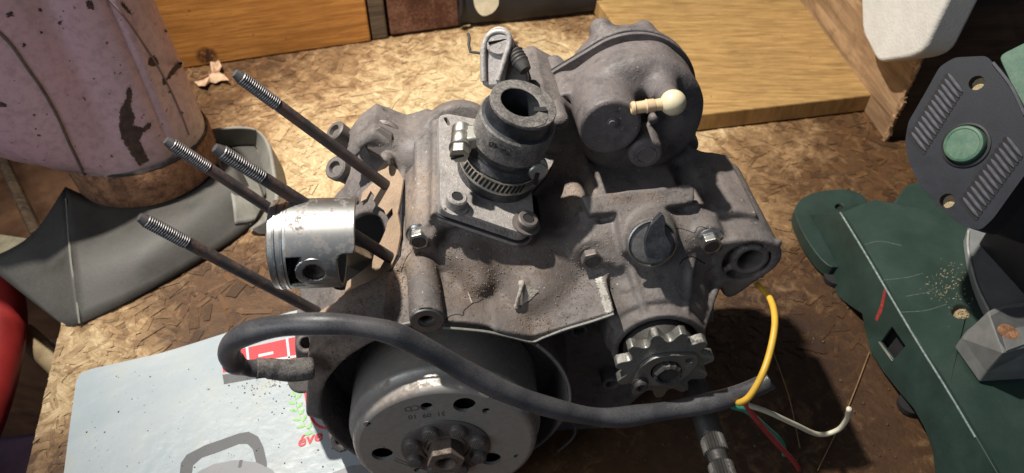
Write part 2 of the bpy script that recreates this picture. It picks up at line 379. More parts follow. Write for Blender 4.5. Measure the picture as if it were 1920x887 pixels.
# ------------------------------------------------------------------ signed-distance casting (smooth unions, cuts)
class Cast:
    def __init__(s, lo, hi, vox, T=None):
        s.lo = np.array(lo, float); s.vox = vox; s.n = np.ceil((np.array(hi)-s.lo)/vox).astype(int)+1
        s.ax = [s.lo[i]+np.arange(s.n[i])*vox for i in range(3)]; s.g = np.full(tuple(s.n), 12.0, np.float32)
    def _box(s, lo, hi, pad):
        a = [max(0, int((lo[i]-pad-s.lo[i])/s.vox)) for i in range(3)]; b = [min(s.n[i], int((hi[i]+pad-s.lo[i])/s.vox)+2) for i in range(3)]
        return tuple(slice(a[i], max(a[i], b[i])) for i in range(3))
    def _op(s, sl, d, k, op):
        a = s.g[sl]; d = d.astype(np.float32)
        if op == 'add':
            if k > 0: h = np.maximum(k-np.abs(a-d), 0)/k; r = np.minimum(a, d)-h*h*k*.25
            else: r = np.minimum(a, d)
        else:
            d = -d
            if k > 0: h = np.maximum(k-np.abs(a-d), 0)/k; r = np.maximum(a, d)+h*h*k*.25
            else: r = np.maximum(a, d)
        s.g[sl] = r
    def _grid(s, sl): return np.meshgrid(*[s.ax[i][sl[i]] for i in range(3)], indexing='ij')
    def cap(s, a, b, ra, rb=None, k=4, op='add'):
        a = np.array(a, float); b = np.array(b, float); rb = ra if rb is None else rb; m = max(ra, rb)
        sl = s._box(np.minimum(a, b)-m, np.maximum(a, b)+m, k+4); X, Y, Zz = s._grid(sl); ba = b-a; L = ba.dot(ba)+1e-9
        t = np.clip(((X-a[0])*ba[0]+(Y-a[1])*ba[1]+(Zz-a[2])*ba[2])/L, 0, 1)
        d = np.sqrt((X-a[0]-t*ba[0])**2+(Y-a[1]-t*ba[1])**2+(Zz-a[2]-t*ba[2])**2)-(ra+(rb-ra)*t); s._op(sl, d, k, op)
    def cyl(s, a, b, ra, rb=None, rnd=1, k=3, op='add'):     # (cone-)cylinder with flat ends
        a = np.array(a, float); b = np.array(b, float); rb = ra if rb is None else rb; m = max(ra, rb)
        sl = s._box(np.minimum(a, b)-m, np.maximum(a, b)+m, k+4); X, Y, Zz = s._grid(sl); ba = b-a; L = np.linalg.norm(ba); n = ba/L
        t = (X-a[0])*n[0]+(Y-a[1])*n[1]+(Zz-a[2])*n[2]
        q = np.sqrt(np.maximum((X-a[0])**2+(Y-a[1])**2+(Zz-a[2])**2-t*t, 0)); rr = ra+(rb-ra)*np.clip(t/L, 0, 1)
        dx = (q-rr)*math.cos(math.atan2(abs(rb-ra), L))+rnd; dy = np.abs(t-L/2)-L/2+rnd
        d = np.minimum(np.maximum(dx, dy), 0)+np.sqrt(np.maximum(dx, 0)**2+np.maximum(dy, 0)**2)-rnd; s._op(sl, d, k, op)
    def box(s, c, h, rnd=1, k=3, op='add', rot=0):
        c = np.array(c, float); h = np.array(h, float); m = np.array([h[:2].max()*1.5, h[:2].max()*1.5, h[2]]) if rot else h
        sl = s._box(c-m, c+m, k+4); X, Y, Zz = s._grid(sl); x = X-c[0]; y = Y-c[1]
        if rot: x, y = x*math.cos(rot)+y*math.sin(rot), -x*math.sin(rot)+y*math.cos(rot)
        dx = np.abs(x)-h[0]+rnd; dy = np.abs(y)-h[1]+rnd; dz = np.abs(Zz-c[2])-h[2]+rnd
        d = np.minimum(np.maximum(np.maximum(dx, dy), dz), 0)+np.sqrt(np.maximum(dx, 0)**2+np.maximum(dy, 0)**2+np.maximum(dz, 0)**2)-rnd; s._op(sl, d, k, op)
    def ell(s, c, r, k=4, op='add'):
        c = np.array(c, float); r = np.array(r, float); sl = s._box(c-r, c+r, k+4); X, Y, Zz = s._grid(sl)
        q = np.sqrt(((X-c[0])/r[0])**2+((Y-c[1])/r[1])**2+((Zz-c[2])/r[2])**2); s._op(sl, (q-1)*r.min(), k, op)
    @staticmethod
    def _poly(px, py, P):
        d = np.full(px.shape, 1e18); sg = np.ones(px.shape); n = len(P)
        for i in range(n):
            a = P[i]; b = P[i-1]; ex, ey = b[0]-a[0], b[1]-a[1]; wx = px-a[0]; wy = py-a[1]
            t = np.clip((wx*ex+wy*ey)/(ex*ex+ey*ey+1e-12), 0, 1); bx = wx-ex*t; by = wy-ey*t; d = np.minimum(d, bx*bx+by*by)
            c1 = py >= a[1]; c2 = py < b[1]; c3 = ex*wy > ey*wx; al = (c1 & c2 & c3) | (~c1 & ~c2 & ~c3); sg = np.where(al, -sg, sg)
        return sg*np.sqrt(d)
    def ext(s, P, c0, c1, rnd=1, k=3, op='add'):      # (r,u) outline extruded along the crank
        P = [(float(p[0]), float(p[1])) for p in P]; A = np.array(P); lo = [A[:, 0].min(), A[:, 1].min(), c0]; hi = [A[:, 0].max(), A[:, 1].max(), c1]
        sl = s._box(lo, hi, k+4); X, Y = np.meshgrid(s.ax[0][sl[0]], s.ax[1][sl[1]], indexing='ij'); d2 = s._poly(X, Y, P)[:, :, None]+rnd
        dz = (np.abs(s.ax[2][sl[2]]-(c0+c1)/2)-(c1-c0)/2+rnd)[None, None, :]
        d = np.minimum(np.maximum(d2, dz), 0)+np.sqrt(np.maximum(d2, 0)**2+np.maximum(dz, 0)**2)-rnd; s._op(sl, d, k, op)
    def extn(s, P3, n, th, rnd=1, k=3, op='add'):     # engine-space outline extruded by th against n
        P3 = [np.array(p, float) for p in P3]; n = nrm(n); o = P3[0]; x, y, _ = frame(n, P3[1]-P3[0]); P = [((p-o).dot(x), (p-o).dot(y)) for p in P3]
        allp = np.array(P3+[p-n*th for p in P3]); sl = s._box(allp.min(0), allp.max(0), k+4); X, Y, Zz = s._grid(sl); X = X-o[0]; Y = Y-o[1]; Zz = Zz-o[2]
        d2 = s._poly(X*x[0]+Y*x[1]+Zz*x[2], X*y[0]+Y*y[1]+Zz*y[2], P)+rnd; dz = np.abs(X*n[0]+Y*n[1]+Zz*n[2]+th/2)-th/2+rnd
        d = np.minimum(np.maximum(d2, dz), 0)+np.sqrt(np.maximum(d2, 0)**2+np.maximum(dz, 0)**2)-rnd; s._op(sl, d, k, op)
    def lump(s, amp, mm):                              # slight casting unevenness
        import mathutils.noise as mn
        k = [max(2, int(s.n[i]*s.vox/mm)+2) for i in range(3)]; L = rng.standard_normal(k)
        idx = [np.linspace(0, k[i]-1.001, s.n[i]) for i in range(3)]; A = L
        for i in range(3):
            f = np.floor(idx[i]).astype(int); t = idx[i]-f; t = t*t*(3-2*t); sh = [1, 1, 1]; sh[i] = -1; t = t.reshape(sh)
            A = np.take(A, f, axis=i)*(1-t)+np.take(A, f+1, axis=i)*t
        s.g += (A*amp).astype(np.float32)
    def build(s, name, mat, parent):
        import openvdb as vdb
        g = s.g.copy(); lim = s.vox*4; g = np.clip(g, -lim, lim)
        g[0], g[-1], g[:, 0], g[:, -1], g[:, :, 0], g[:, :, -1] = lim, lim, lim, lim, lim, lim
        G = vdb.FloatGrid(float(lim)); G.copyFromArray(g); pts, quads = G.convertToQuads(0.0)
        P = s.lo+pts.astype(float)*s.vox; Wp = EO+P @ M3
        q = quads.astype(int)
        me = bpy.data.meshes.new(name); o = bpy.data.objects.new(name, me); col.objects.link(o); c = finish(o, name, Wp, parent)
        V = ((Wp-c)*S).astype(np.float32); me.vertices.add(len(V)); me.vertices.foreach_set('co', V.ravel())
        me.loops.add(q.size); me.polygons.add(len(q)); me.loops.foreach_set('vertex_index', q.ravel().astype(np.int32))
        me.polygons.foreach_set('loop_start', np.arange(0, q.size, 4, dtype=np.int32)); me.polygons.foreach_set('use_smooth', np.ones(len(q), bool))
        me.update(calc_edges=True)
        # openvdb's winding may face inwards
        bm_v = me.polygons[0]; i = len(q)//2; 
        cen = P[q].mean(1); nv = np.cross(Wp[q[:, 1]]-Wp[q[:, 0]], Wp[q[:, 2]]-Wp[q[:, 0]]); sgn = 0
        ii = rng.integers(0, len(q), 400)
        for t in ii:
            nl = nv[t] @ M3.T; nl = nl/(np.linalg.norm(nl)+1e-9); a = ((cen[t]+nl*s.vox*.9-s.lo)/s.vox).round().astype(int); b = ((cen[t]-nl*s.vox*.9-s.lo)/s.vox).round().astype(int)
            a = np.clip(a, 0, s.n-1); b = np.clip(b, 0, s.n-1); sgn += np.sign(s.g[tuple(a)]-s.g[tuple(b)])
        if sgn < 0: me.flip_normals()
        me.materials.append(mat); return o
# ================================================================== THE SETTING
BX = nrm(np.array([.965, .26, 0])); BY = np.array([-BX[1], BX[0], 0.]); UPZ = np.array([0, 0, 1.])
_e1 = Z(111, 616); _e2 = Z(48, 884); EDGE = nrm(_e1-_e2)      # left edge of the bench
BXE = np.array([EDGE[1], -EDGE[0], 0])                            # across the bench, away from that edge
def osb_mat(name, flake):
    m = NT(name)
    if flake:
        at = m.new('ShaderNodeAttribute', attribute_name='tone').outputs['Fac']
        uv = m.new('ShaderNodeUVMap').outputs[0]
        g = m.noise(1000/7, 5, .65, vec=uv, stretch=(1, 9, 1), dist=.5)
    else:
        at = m.noise(9, 3, .6, vec=m.pos()); g = m.noise(3, 4, .6, vec=m.pos())
    c = m.mix(at, (.42, .30, .155), (.73, .59, .37)); c = m.mix(m.rng(g, .36, .66, 0, .75), c, m.mix(at, (.17, .085, .03), (.42, .27, .11)))
    # grime soaked into the board: clean towards the back, oily round the engine and the tool
    big = m.noise(75, 6, .68, vec=m.pos(), dist=.6); mid = m.noise(17, 6, .72, vec=m.pos(), dist=1.0)
    px_, py_, pz_ = m.xyz(m.pos())
    clean = m.blob((10, 640, 0), 235, .42); clean = m.math('MAXIMUM', clean, m.blob((-130, 560, 0), 160, .5)); clean = m.math('MAXIMUM', clean, m.math('MULTIPLY', m.blob((-345, 330, 0), 75, .5), .75))
    dirty = m.math('ADD', m.math('MULTIPLY', big, .55), m.math('MULTIPLY', mid, .5))
    left_patch = m.math('MULTIPLY', m.blob((-205, 425, 0), 78, .45), .16)  # darker patch of board between the canister and the engine
    dirty = m.math('ADD', dirty, left_patch)
    dirty = m.math('SUBTRACT', m.math('ADD', dirty, .19), m.math('MULTIPLY', clean, .37))
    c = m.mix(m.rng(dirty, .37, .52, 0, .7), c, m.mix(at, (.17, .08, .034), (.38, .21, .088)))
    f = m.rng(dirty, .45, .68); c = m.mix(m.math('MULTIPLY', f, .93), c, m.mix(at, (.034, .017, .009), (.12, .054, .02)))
    oil = m.blob((190, 330, 0), 120, .55); c = m.mix(m.math('MULTIPLY', oil, m.rng(mid, .3, .55, .25, .85)), c, (.028, .014, .009))
    sp = m.noise(5, 3, .6, vec=m.pos()); c = m.mix(m.rng(sp, .69, .73, 0, .8), c, (.03, .018, .012))
    m.bump([(g, .45), (mid, .4)])
    return m.done(c, m.rng(f, 0, 1, .62, .5), spec=.35)
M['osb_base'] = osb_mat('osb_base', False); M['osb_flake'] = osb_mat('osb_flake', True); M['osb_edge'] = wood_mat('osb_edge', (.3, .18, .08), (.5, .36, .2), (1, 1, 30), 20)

bench = thing('workbench', 'workbench top of dirty pressed wood flake board under the engine', 'workbench', Z(900, 500))
c0 = _e2-EDGE*260; c1 = _e2+EDGE*900
outer = [c0, c0+BXE*1500, c1+BXE*1500, c1]
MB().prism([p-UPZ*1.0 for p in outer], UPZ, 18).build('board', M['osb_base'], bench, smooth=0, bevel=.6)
# chips of the pressed board: each a thin flake at its own height
def flakes():
    V = []; Fc = []; tone = []; uvs = []
    N = 11500; b0 = _e2-EDGE*20
    for i in range(N):
        s_ = rng.random()*880-20; t_ = rng.random()**1.15*1100+2
        if rng.random() < .12: t_ = rng.random()*60+1
        p = b0+EDGE*s_+BXE*t_
        a = rng.random()*math.pi; L = rng.uniform(6, 27); Wd = rng.uniform(2.2, 9)*(.6+L/50)
        dx = np.array([math.cos(a), math.sin(a), 0]); dy = np.array([-dx[1], dx[0], 0])
        z = -1.0+rng.random()*1.0; zt = rng.uniform(-.3, .3)
        K = [(-1, -.95), (.3, -1), (1, -.9), (.96, .2), (1, .95), (-.2, 1), (-1, .88), (-.95, .1)]
        n = len(V)
        for (kx, ky) in K:
            q = p+dx*kx*L/2*(1+rng.uniform(-.12, .06))+dy*ky*Wd/2*(1+rng.uniform(-.2, .15))
            tt = (q-_e2).dot(BXE)
            if tt < .3: q = q+BXE*(.3-tt)
            q[2] = z+zt*kx; V.append(q); uvs.append((kx*L/2*.01+i*.37, ky*Wd/2*.01+i*.71))
        Fc.append(list(range(n, n+len(K)))); tone.append(.12+.78*rng.random())
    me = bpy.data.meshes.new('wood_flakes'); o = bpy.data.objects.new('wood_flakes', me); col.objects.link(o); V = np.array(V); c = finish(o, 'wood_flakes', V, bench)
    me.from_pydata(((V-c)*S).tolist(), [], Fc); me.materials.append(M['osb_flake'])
    at = me.attributes.new('tone', 'FLOAT', 'FACE'); at.data.foreach_set('value', tone)
    uv = me.uv_layers.new(name='UVMap'); li = np.zeros(len(me.loops), int); me.loops.foreach_get('vertex_index', li)
    uv.data.foreach_set('uv', np.array(uvs)[li].ravel()); o['kind'] = 'stuff'; return o
flakes()
f0 = c0+np.array([0, 0, -19.3]); 
MB().prism([c0+BXE*20-UPZ*19.4, c0+BXE*1480-UPZ*19.4, c1+BXE*1480-UPZ*19.4, c1+BXE*20-UPZ*19.4], UPZ, 45).build('frame', wood_mat('frame_wood', (.16, .09, .05), (.28, .17, .09)), bench, smooth=0, bevel=1)

# floor far below, wall behind
fl = MB().prism([(-2500, -1500, -780), (2500, -1500, -780), (2500, 2600, -780), (-2500, 2600, -780)], UPZ, 20).build('floor', plain('concrete_floor', (.11, .09, .08), .9, .4, 90, .5, 8), None); fl['kind'] = 'structure'
wl = MB().box((0, 1500, 300), [(1, .26, 0), (-.26, 1, 0), (0, 0, 1)], (2000, 20, 1100)).build('wall', M['wall_dark'], None, smooth=0); wl['kind'] = 'structure'

# orange painted board standing on the back of the bench
def upright(name, u0, v0, u1, v1, h, th, mat, label, cat, z0=0.0, **kw):
    a = Z(u0, v0, z0); b = Z(u1, v1, z0); d = nrm(b-a); n = np.array([d[1], -d[0], 0]); 
    o = MB().prism([a, b, b+UPZ*h, a+UPZ*h], n, th).build(name, mat, None, smooth=0, **kw); o['label'] = label; o['category'] = cat; return o, a, b, n
ob_m = wood_mat('orange_board', (.42, .17, .035), (.55, .25, .06), (1, 1, 16), 60, .25, knot=(Z(388, 104, 12), 11))
upright('board', 300, 135, 696, 77, 330, 22, ob_m, 'orange brown varnished board with a dark knot standing behind the bench', 'board', bevel=2)
upright('post', 699, 75, 728, 71, 330, 30, wood_mat('dark_post', (.055, .04, .03), (.13, .09, .06), (1, 1, 12), 50, .5), 'narrow dark weathered post between the orange board and the red brown panel', 'post', bevel=2)
upright('panel', 733, 66, 862, 48, 330, 14, plain('red_panel', (.085, .022, .013), .5, .5, 50, .1, 3, dust=(.28, .17, .11), dustamt=.7), 'red brown scratched panel with pale smears behind the bench', 'panel', z0=3, bevel=2)
# black case with a white scrap on it
bc = thing('black_bag', 'black crumpled bag lying at the back of the bench behind the engine', 'bag', Z(1000, 20))
P = [Z(866, 50, 3), Z(880, 46, 3), Z(1000, 34, 3), Z(1128, 20, 3), Z(1160, 14, 3)]
rows = []
for k, (dz, dy) in enumerate([(0, 0), (14, -7), (40, -4), (85, 12), (150, 25), (230, 60), (240, 130)]):
    rows.append([p+UPZ*dz+BY*dy+np.array([0, 0, 0])+rng.standard_normal(3)*(2 if k else .3) for p in spline(P, 5)])
def loft(rows, closed=False):
    m = len(rows[0]); V = [p for r in rows for p in r]
    return V, [(i*m+j, i*m+(j+1) % m, (i+1)*m+(j+1) % m, (i+1)*m+j) for i in range(len(rows)-1) for j in range(m if closed else m-1)]
V, Fc = loft(rows); o = mesh_obj('bag_skin', V, Fc, M['black_bag'], bc, allsmooth=True, sub=2)
sm = o.modifiers.new('solid', 'SOLIDIFY'); sm.thickness = .003
pz = Z(905, 14, 50)-BY*16
sc_o = MB().prism(smooth_loop([pz+np.array(q) for q in [(-12, 0, 8), (-4, 0, -2), (8, 0, 2), (15, 2, 12), (12, 3, 24), (0, 2, 30), (-12, 0, 22)]], 3), -BY, 2).build('paper_scrap', plain('scrap', (.62, .55, .40), .8, .2, 20, .3, 4), None); sc_o['label'] = 'torn cream scrap stuck on the black bag at the top'; sc_o['category'] = 'scrap'

# yellow plank lying on the bench
zt = 22.0
a, b = Z(1296, 216, zt), Z(1592, 182, zt); d = nrm(b-a); back = nrm(np.array([-d[1], d[0], 0])); lf = Z(1132, 0, zt)
left = nrm(lf-Z(1290, 216, zt))
pl = MB().prism([a-d*12, b+d*75, b+d*75+back*520, a-d*12+left*520], UPZ, zt-1).build('plank', wood_mat('plank_wood', (.32, .185, .065), (.43, .265, .10), (1.4, 14, 1), 60, .4, vecrot=-math.atan2(d[1], d[0])), None, smooth=0, bevel=1.5)
pl['label'] = 'golden planed plank lying flat at the back of the bench beside the crate'; pl['category'] = 'plank'

# wooden crate at the right, standing on the bench
g0 = Z(1657, 260, 0); g1 = Z(1470, 0, 0); ld = nrm(g1-g0); ln = np.array([-ld[1], ld[0], 0]); ln = ln if ln[0] < 0 else -ln
fd = nrm(np.array([.985, .10, 0])); fn = np.array([fd[1], -fd[0], 0])
cr = thing('wooden_crate', 'open wooden crate with a stained pale side and a front coloured dark for its shade', 'crate', g0+fd*100)
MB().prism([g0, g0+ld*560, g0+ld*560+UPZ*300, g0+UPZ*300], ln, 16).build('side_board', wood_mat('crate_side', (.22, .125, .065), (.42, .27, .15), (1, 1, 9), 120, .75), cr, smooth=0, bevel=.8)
MB().prism([g0+fn*1+fd*1, g0+fd*420+fn*1, g0+fd*420+fn*1+UPZ*300, g0+fd*1+fn*1+UPZ*300], fn, 14).build('front_board', wood_mat('crate_front_shaded', (.022, .014, .010), (.06, .034, .022), (1, 1, 9), 90, .4), cr, smooth=0, bevel=.8)  # the front's shade is put into its dark wood colour
# splintered light edge of the front board
eb = MB()
for k in range(60):
    h = k*5.0; q = g0+fn*2.6-ln*0+UPZ*(h+2); eb.box(q+rng.uniform(-.6, .6)*fn+ln*rng.uniform(-1, .8), [nrm(fn+rng.standard_normal(3)*.1), nrm(ln+rng.standard_normal(3)*.1), UPZ+rng.standard_normal(3)*.12], (rng.uniform(1.5, 3.4), rng.uniform(.5, 1.6), rng.uniform(2.5, 4.5)))
o = eb.build('splintered_edge', wood_mat('splinters', (.22, .12, .06), (.42, .27, .15)), cr, smooth=0); o['kind'] = 'stuff'
# white foam block hooked over the crate side
def pln(u, v, off): return onp(u, v, g0+ln*off, ln)
fb = [pln(1612, -60, 30), pln(1616, 60, 30), pln(1645, 117, 30), pln(1706, 108, 30), pln(1730, 96, 30), pln(1780, -10, 30), pln(1800, -60, 30)]
o = MB().prism(round_loop(fb, 9, 5), ln, 29).build('foam_block', M['foam'], None, smooth=50, bevel=4, bseg=4); o['label'] = 'off white foam block hanging against the pale crate side'; o['category'] = 'foam block'

# things left of the bench, lower down
rt = MB().tube(spline([Z(-70, 480, -60), Z(-18, 525, -60), Z(2, 590, -60), Z(-14, 690, -60), Z(-46, 790, -60), Z(-90, 880, -60)], 8), 21, 24).build('red_tube', M['red_tube'], None, allsmooth=True); rt['label'] = 'thick glossy red bent tube left of the bench edge'; rt['category'] = 'tube'
wh = MB().tube([Z(45, 625, -90), Z(140, 715, -90)], 10.5, 16).build('wooden_pole', wood_mat('pole', (.34, .24, .13), (.5, .38, .22), (1, 1, 1), 40), None); wh['label'] = 'pale round wooden pole poking out from under the bench'; wh['category'] = 'pole'
bx = thing('cardboard_box', 'old brown box with a ridge below the pink canister at left', 'box', Z(20, 470, -250))
qa, qb, qc, qd = Z(-200, 180, -150), Z(150, 330, -150), Z(150, 640, -150), Z(-200, 640, -150)
MB().prism([qa, qb, qc, qd], UPZ, 200).build('box_side', wood_mat('old_box', (.10, .045, .022), (.24, .12, .06), (1, 1, 1), 120, .6), bx, smooth=0, bevel=3)
MB().tube([Z(-10, 270, -140), Z(70, 440, -140)], 7, 8).build('batten', wood_mat('batten', (.10, .06, .04), (.22, .15, .09)), bx)
MB().prism([Z(-60, 430, -130), Z(52, 447, -130), Z(20, 466, -130), Z(-60, 500, -130)], UPZ, 8).build('flap', plain('pale_flap', (.42, .36, .24), .8), bx, smooth=0)
V = []; n = 26
gx = np.linspace(-420, 420, n); gy = np.linspace(-380, 420, n)
cp = Z(20, 780, -330); V = [cp+np.array([x, y, 18*math.sin(x*.021+y*.013)+14*math.sin(y*.034-x*.02)+rng.uniform(-3, 3)]) for y in gy for x in gx]
o = mesh_obj('cloth', V, [(j*n+i, j*n+i+1, (j+1)*n+i+1, (j+1)*n+i) for j in range(n-1) for i in range(n-1)], M['cloth'], None, allsmooth=True, sub=1); o['label'] = 'dark purple rumpled cloth below the bench at lower left'; o['category'] = 'cloth'

# ------------------------------------------------------------------ pink canister
pinkm = NT('pink_enamel')
n1 = pinkm.noise(38, 6, .65, vec=pinkm.pos(), dist=.3); n2 = pinkm.noise(7, 5, .7, vec=pinkm.pos()); n3 = pinkm.noise(120, 3, .5, vec=pinkm.pos())
c = pinkm.mix(pinkm.rng(n3, .3, .7), (.52, .35, .38), (.68, .42, .48)); c = pinkm.mix(pinkm.rng(n2, .45, .75, 0, .5), c, (.20, .15, .14))
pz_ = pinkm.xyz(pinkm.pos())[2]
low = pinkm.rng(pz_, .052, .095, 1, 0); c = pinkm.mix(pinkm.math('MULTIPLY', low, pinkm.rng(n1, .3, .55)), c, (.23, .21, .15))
chips = pinkm.rng(pinkm.math('ADD', pinkm.math('MULTIPLY', n1, .6), pinkm.math('MULTIPLY', n2, .4)), .635, .645)
c = pinkm.mix(chips, c, (.06, .032, .022))
spk = pinkm.rng(pinkm.noise(5.5, 3, .5, vec=pinkm.pos()), .70, .72); c = pinkm.mix(spk, c, (.09, .04, .028))
pinkm.bump([(chips, -.35), (n2, .25), (n1, .6)]); M['pink'] = pinkm.done(c, pinkm.rng(n2, .3, .7, .3, .55))
M['rust'] = plain('rust', (.22, .10, .05), .85, .5, 7, .4, 2, dust=(.40, .22, .11), dustamt=.8)
pz0 = 60.0; PCc = Z(259, 262, pz0); 
can = thing('canister', 'dented pink painted metal canister with chipped paint and a rusty bottom band', 'canister', PCc)
rx = np.linalg.norm(Z(386, 262, pz0)-Z(130, 262, pz0))/2
PCc = (Z(386, 262, pz0)+Z(130, 262, pz0))/2
NS = 96
def cross(zz, k):           # body outline at height zz: flutes, a lobe that swells out to the left
    out = []
    for i in range(NS):
        t = 2*math.pi*i/NS; r = rx*.985
        lob = max(0, math.cos(t-math.radians(192)))**1.3
        r += lob*95*(1-math.exp(-max(0, zz-pz0-6)/38))
        r += max(0, math.cos(t-math.radians(192)))*.10*(zz-pz0)
        r -= .035*(zz-pz0)
        for s0, wd, dp in ((math.radians(238), .045, 3.2), (math.radians(322), .05, 2.5), (math.radians(200), .05, 3)):
            dd = (t-s0+math.pi) % (2*math.pi)-math.pi; r -= dp*math.exp(-(dd/wd)**2); r += dp*.8*math.exp(-((dd-.09)/(wd*1.1))**2)
        r += 1.0*math.sin(3*t+zz*.02)+.6*math.sin(5*t-zz*.05)
        out.append(PCc+np.array([math.cos(t)*r, math.sin(t)*r*.93, zz-pz0]))
    return out
zs = [pz0+2, pz0+4, pz0+8, pz0+14, pz0+22, pz0+32, pz0+46, pz0+62, pz0+85, pz0+110, pz0+140, pz0+168, pz0+178]
V, Fc = loft([cross(z_, 0) for z_ in zs], True); Fc.append([len(V)-NS+i for i in range(NS)])
cb = mesh_obj('canister_body', V, Fc, M['pink'], can, smooth=60); cbv = bvh(cb)
chipm = plain('bare_rust', (.055, .034, .026), .85, .5, 9, .3, 2, dust=(.13, .07, .045), dustamt=.6)
for nm_, pts_ in (('paint_chip', [(243, 159), (248, 174), (244, 198), (254, 218), (248, 233), (258, 238), (268, 238), (282, 228), (283, 238), (268, 248), (262, 263), (270, 283), (280, 300), (260, 311), (253, 298), (243, 283), (228, 258), (223, 233), (226, 203), (236, 184), (237, 169)]),
                  ('paint_chip', [(279, 108), (286, 104), (296, 112), (297, 120), (288, 125), (278, 120)]), ('paint_chip', [(322, 132), (330, 120), (343, 114), (344, 120), (334, 130), (322, 142), (314, 148), (316, 140)]),
                  ('paint_chip', [(304, 148), (314, 146), (314, 156), (306, 160)]), ('paint_chip', [(12, 24), (22, 20), (25, 30), (14, 31)]), ('paint_chip', [(160, 2), (172, 0), (177, 18), (165, 16)]), ('paint_chip', [(228, 2), (240, 14), (248, 28), (240, 24), (226, 8)]),
                  ('paint_chip', [(0, 190), (10, 195), (12, 201), (0, 198)])): patch(nm_, cbv, pts_, chipm, can, .35)
tube_hits('body_seam', cbv, [(-8, 55), (20, 82), (50, 125), (80, 168), (108, 218), (132, 272), (158, 326)], 1.3, M['dirt'], can, .1)
tube_hits('body_seam', cbv, [(198, -8), (232, 30), (262, 72), (292, 118), (318, 165), (340, 215), (354, 252)], 1.0, plain('old_pink', (.20, .13, .13), .6), can, .0)
for q_ in [(75, 18), (112, 42), (118, 20), (77, 60), (45, 84), (176, 146), (112, 30), (310, 58), (200, 80), (340, 212), (318, 172), (64, 215)]:
    r_ = rng.uniform(1.5, 4); patch('paint_chip', cbv, [(q_[0]+r_*math.cos(a_)*rng.uniform(.6, 1.3), q_[1]+r_*math.sin(a_)*rng.uniform(.6, 1.3)) for a_ in np.arange(0, 6.2, .9)], chipm, can, .3, 1.2)
def ringrow(r, z_, jit=0): return [PCc+np.array([math.cos(2*math.pi*i/NS)*(r+rng.uniform(-jit, jit)), math.sin(2*math.pi*i/NS)*(r+rng.uniform(-jit, jit))*.93, z_-pz0]) for i in range(NS)]
V, Fc = loft([ringrow(rx-5, pz0+3), ringrow(rx+1.0, pz0+5, .2), ringrow(rx+2.3, pz0+2, .15), ringrow(rx+2.1, pz0-16, .15), ringrow(rx+1.6, pz0-29, .15), ringrow(rx-1, pz0-32, .2), ringrow(rx-14, pz0-32)], True)
mesh_obj('bottom_band', V, Fc, M['rust'], can, smooth=50)
q = PCc+np.array([math.cos(math.radians(222))*(rx+2), math.sin(math.radians(222))*(rx+2)*.93, -8]); MB().lathe(q, nrm(q-PCc-np.array([0, 0, -8])), [(0, .8), (1.8, .6), (2.2, 0)], 12).build('rivet', M['dark_steel'], can)
# bare dark seam where the paint stops at the band
V, Fc = loft([ringrow(rx*.99+.6, pz0+5.0), ringrow(rx*.99+1.5, pz0+6.4, .5), ringrow(rx*.99+.4, pz0+8.2, .6)], True); mesh_obj('seam', V, Fc, M['dark_steel'], can, smooth=50)

# ------------------------------------------------------------------ grey sheet skirt the canister stands on
sk = thing('sheet_metal_skirt', 'bent dark grey sheet metal skirt under the pink canister', 'metal sheet', Z(300, 480))
def sheet(rows, name, mat, th=1.2, parent=sk, k=6):
    rows = [spline(r, k) for r in rows]; R_ = [list(x) for x in zip(*[spline(c_, 5) for c_ in zip(*rows)])]
    V, Fc = loft(R_); o = mesh_obj(name, V, Fc, mat, parent, allsmooth=True); s_ = o.modifiers.new('solid', 'SOLIDIFY'); s_.thickness = th*S; s_.offset = 0; return o
zt_ = pz0-34
sheet([[Z(122, 350, zt_), Z(190, 378, zt_), Z(270, 385, zt_), Z(350, 355, zt_), Z(392, 300, zt_), Z(392, 260, zt_)],
       [Z(134, 480, 26), Z(230, 470, 24), Z(310, 440, 26), Z(385, 390, 26), Z(440, 340, 26), Z(440, 300, 26)],
       [Z(149, 608, 2), Z(250, 560, 2), Z(350, 505, 2), Z(430, 455, 2), Z(468, 425, 2), Z(490, 400, 2)]], 'front_sheet', M['grey_sheet'])
sheet([[Z(122, 352, zt_), Z(136, 480, 26), Z(148, 606, 2.5)], [Z(60, 440, 20), Z(90, 520, 12), Z(136, 610, 1)], [Z(-30, 492, 8), Z(30, 540, 2), Z(122, 612, -2)]], 'side_sheet', M['grey_sheet'])
MB().tube(spline([Z(124, 372, zt_+1), Z(132, 480, 27), Z(141, 540, 15), Z(149, 606, 4)], 6), .9, 8).build('folded_edge', M['grey_sheet_pale'], sk)
MB().prism(circ(PCc+np.array([0, 0, -33]), UPZ, rx-3, 40), UPZ, 26).build('inner_drum', M['grey_sheet'], sk)

# pale open shell behind it
sh = thing('cowl_shell', 'pale grey open moulded shell with a rounded corner behind the studs', 'cowl', Z(460, 320))
ol = [Z(392, 238, 34), Z(440, 233, 34), Z(480, 238, 34), Z(502, 262, 34), Z(512, 310, 34), Z(518, 370, 30), Z(500, 405, 22), Z(470, 428, 8)]
ib = [Z(392, 262, 4), Z(440, 255, 4), Z(470, 262, 4), Z(486, 290, 4), Z(494, 330, 4), Z(500, 380, 4), Z(488, 410, 4), Z(466, 430, 3)]
ou = [p+nrm(np.array([p[0]-ol[0][0], (p[1]-ol[5][1])*.6, 0])+1e-6)*6 for p in ol]; ou = [np.array([p[0], p[1], 2]) for p in ou]
inn = [a_+(b_-a_)*.12-np.array([0, 0, 1.5]) for a_, b_ in zip(ol, ib)]
V, Fc = loft([spline(r, 6) for r in (ou, ol, inn, ib)]); mesh_obj('shell_wall', V, Fc, M['grey_sheet_pale'], sh, smooth=50, sub=1)
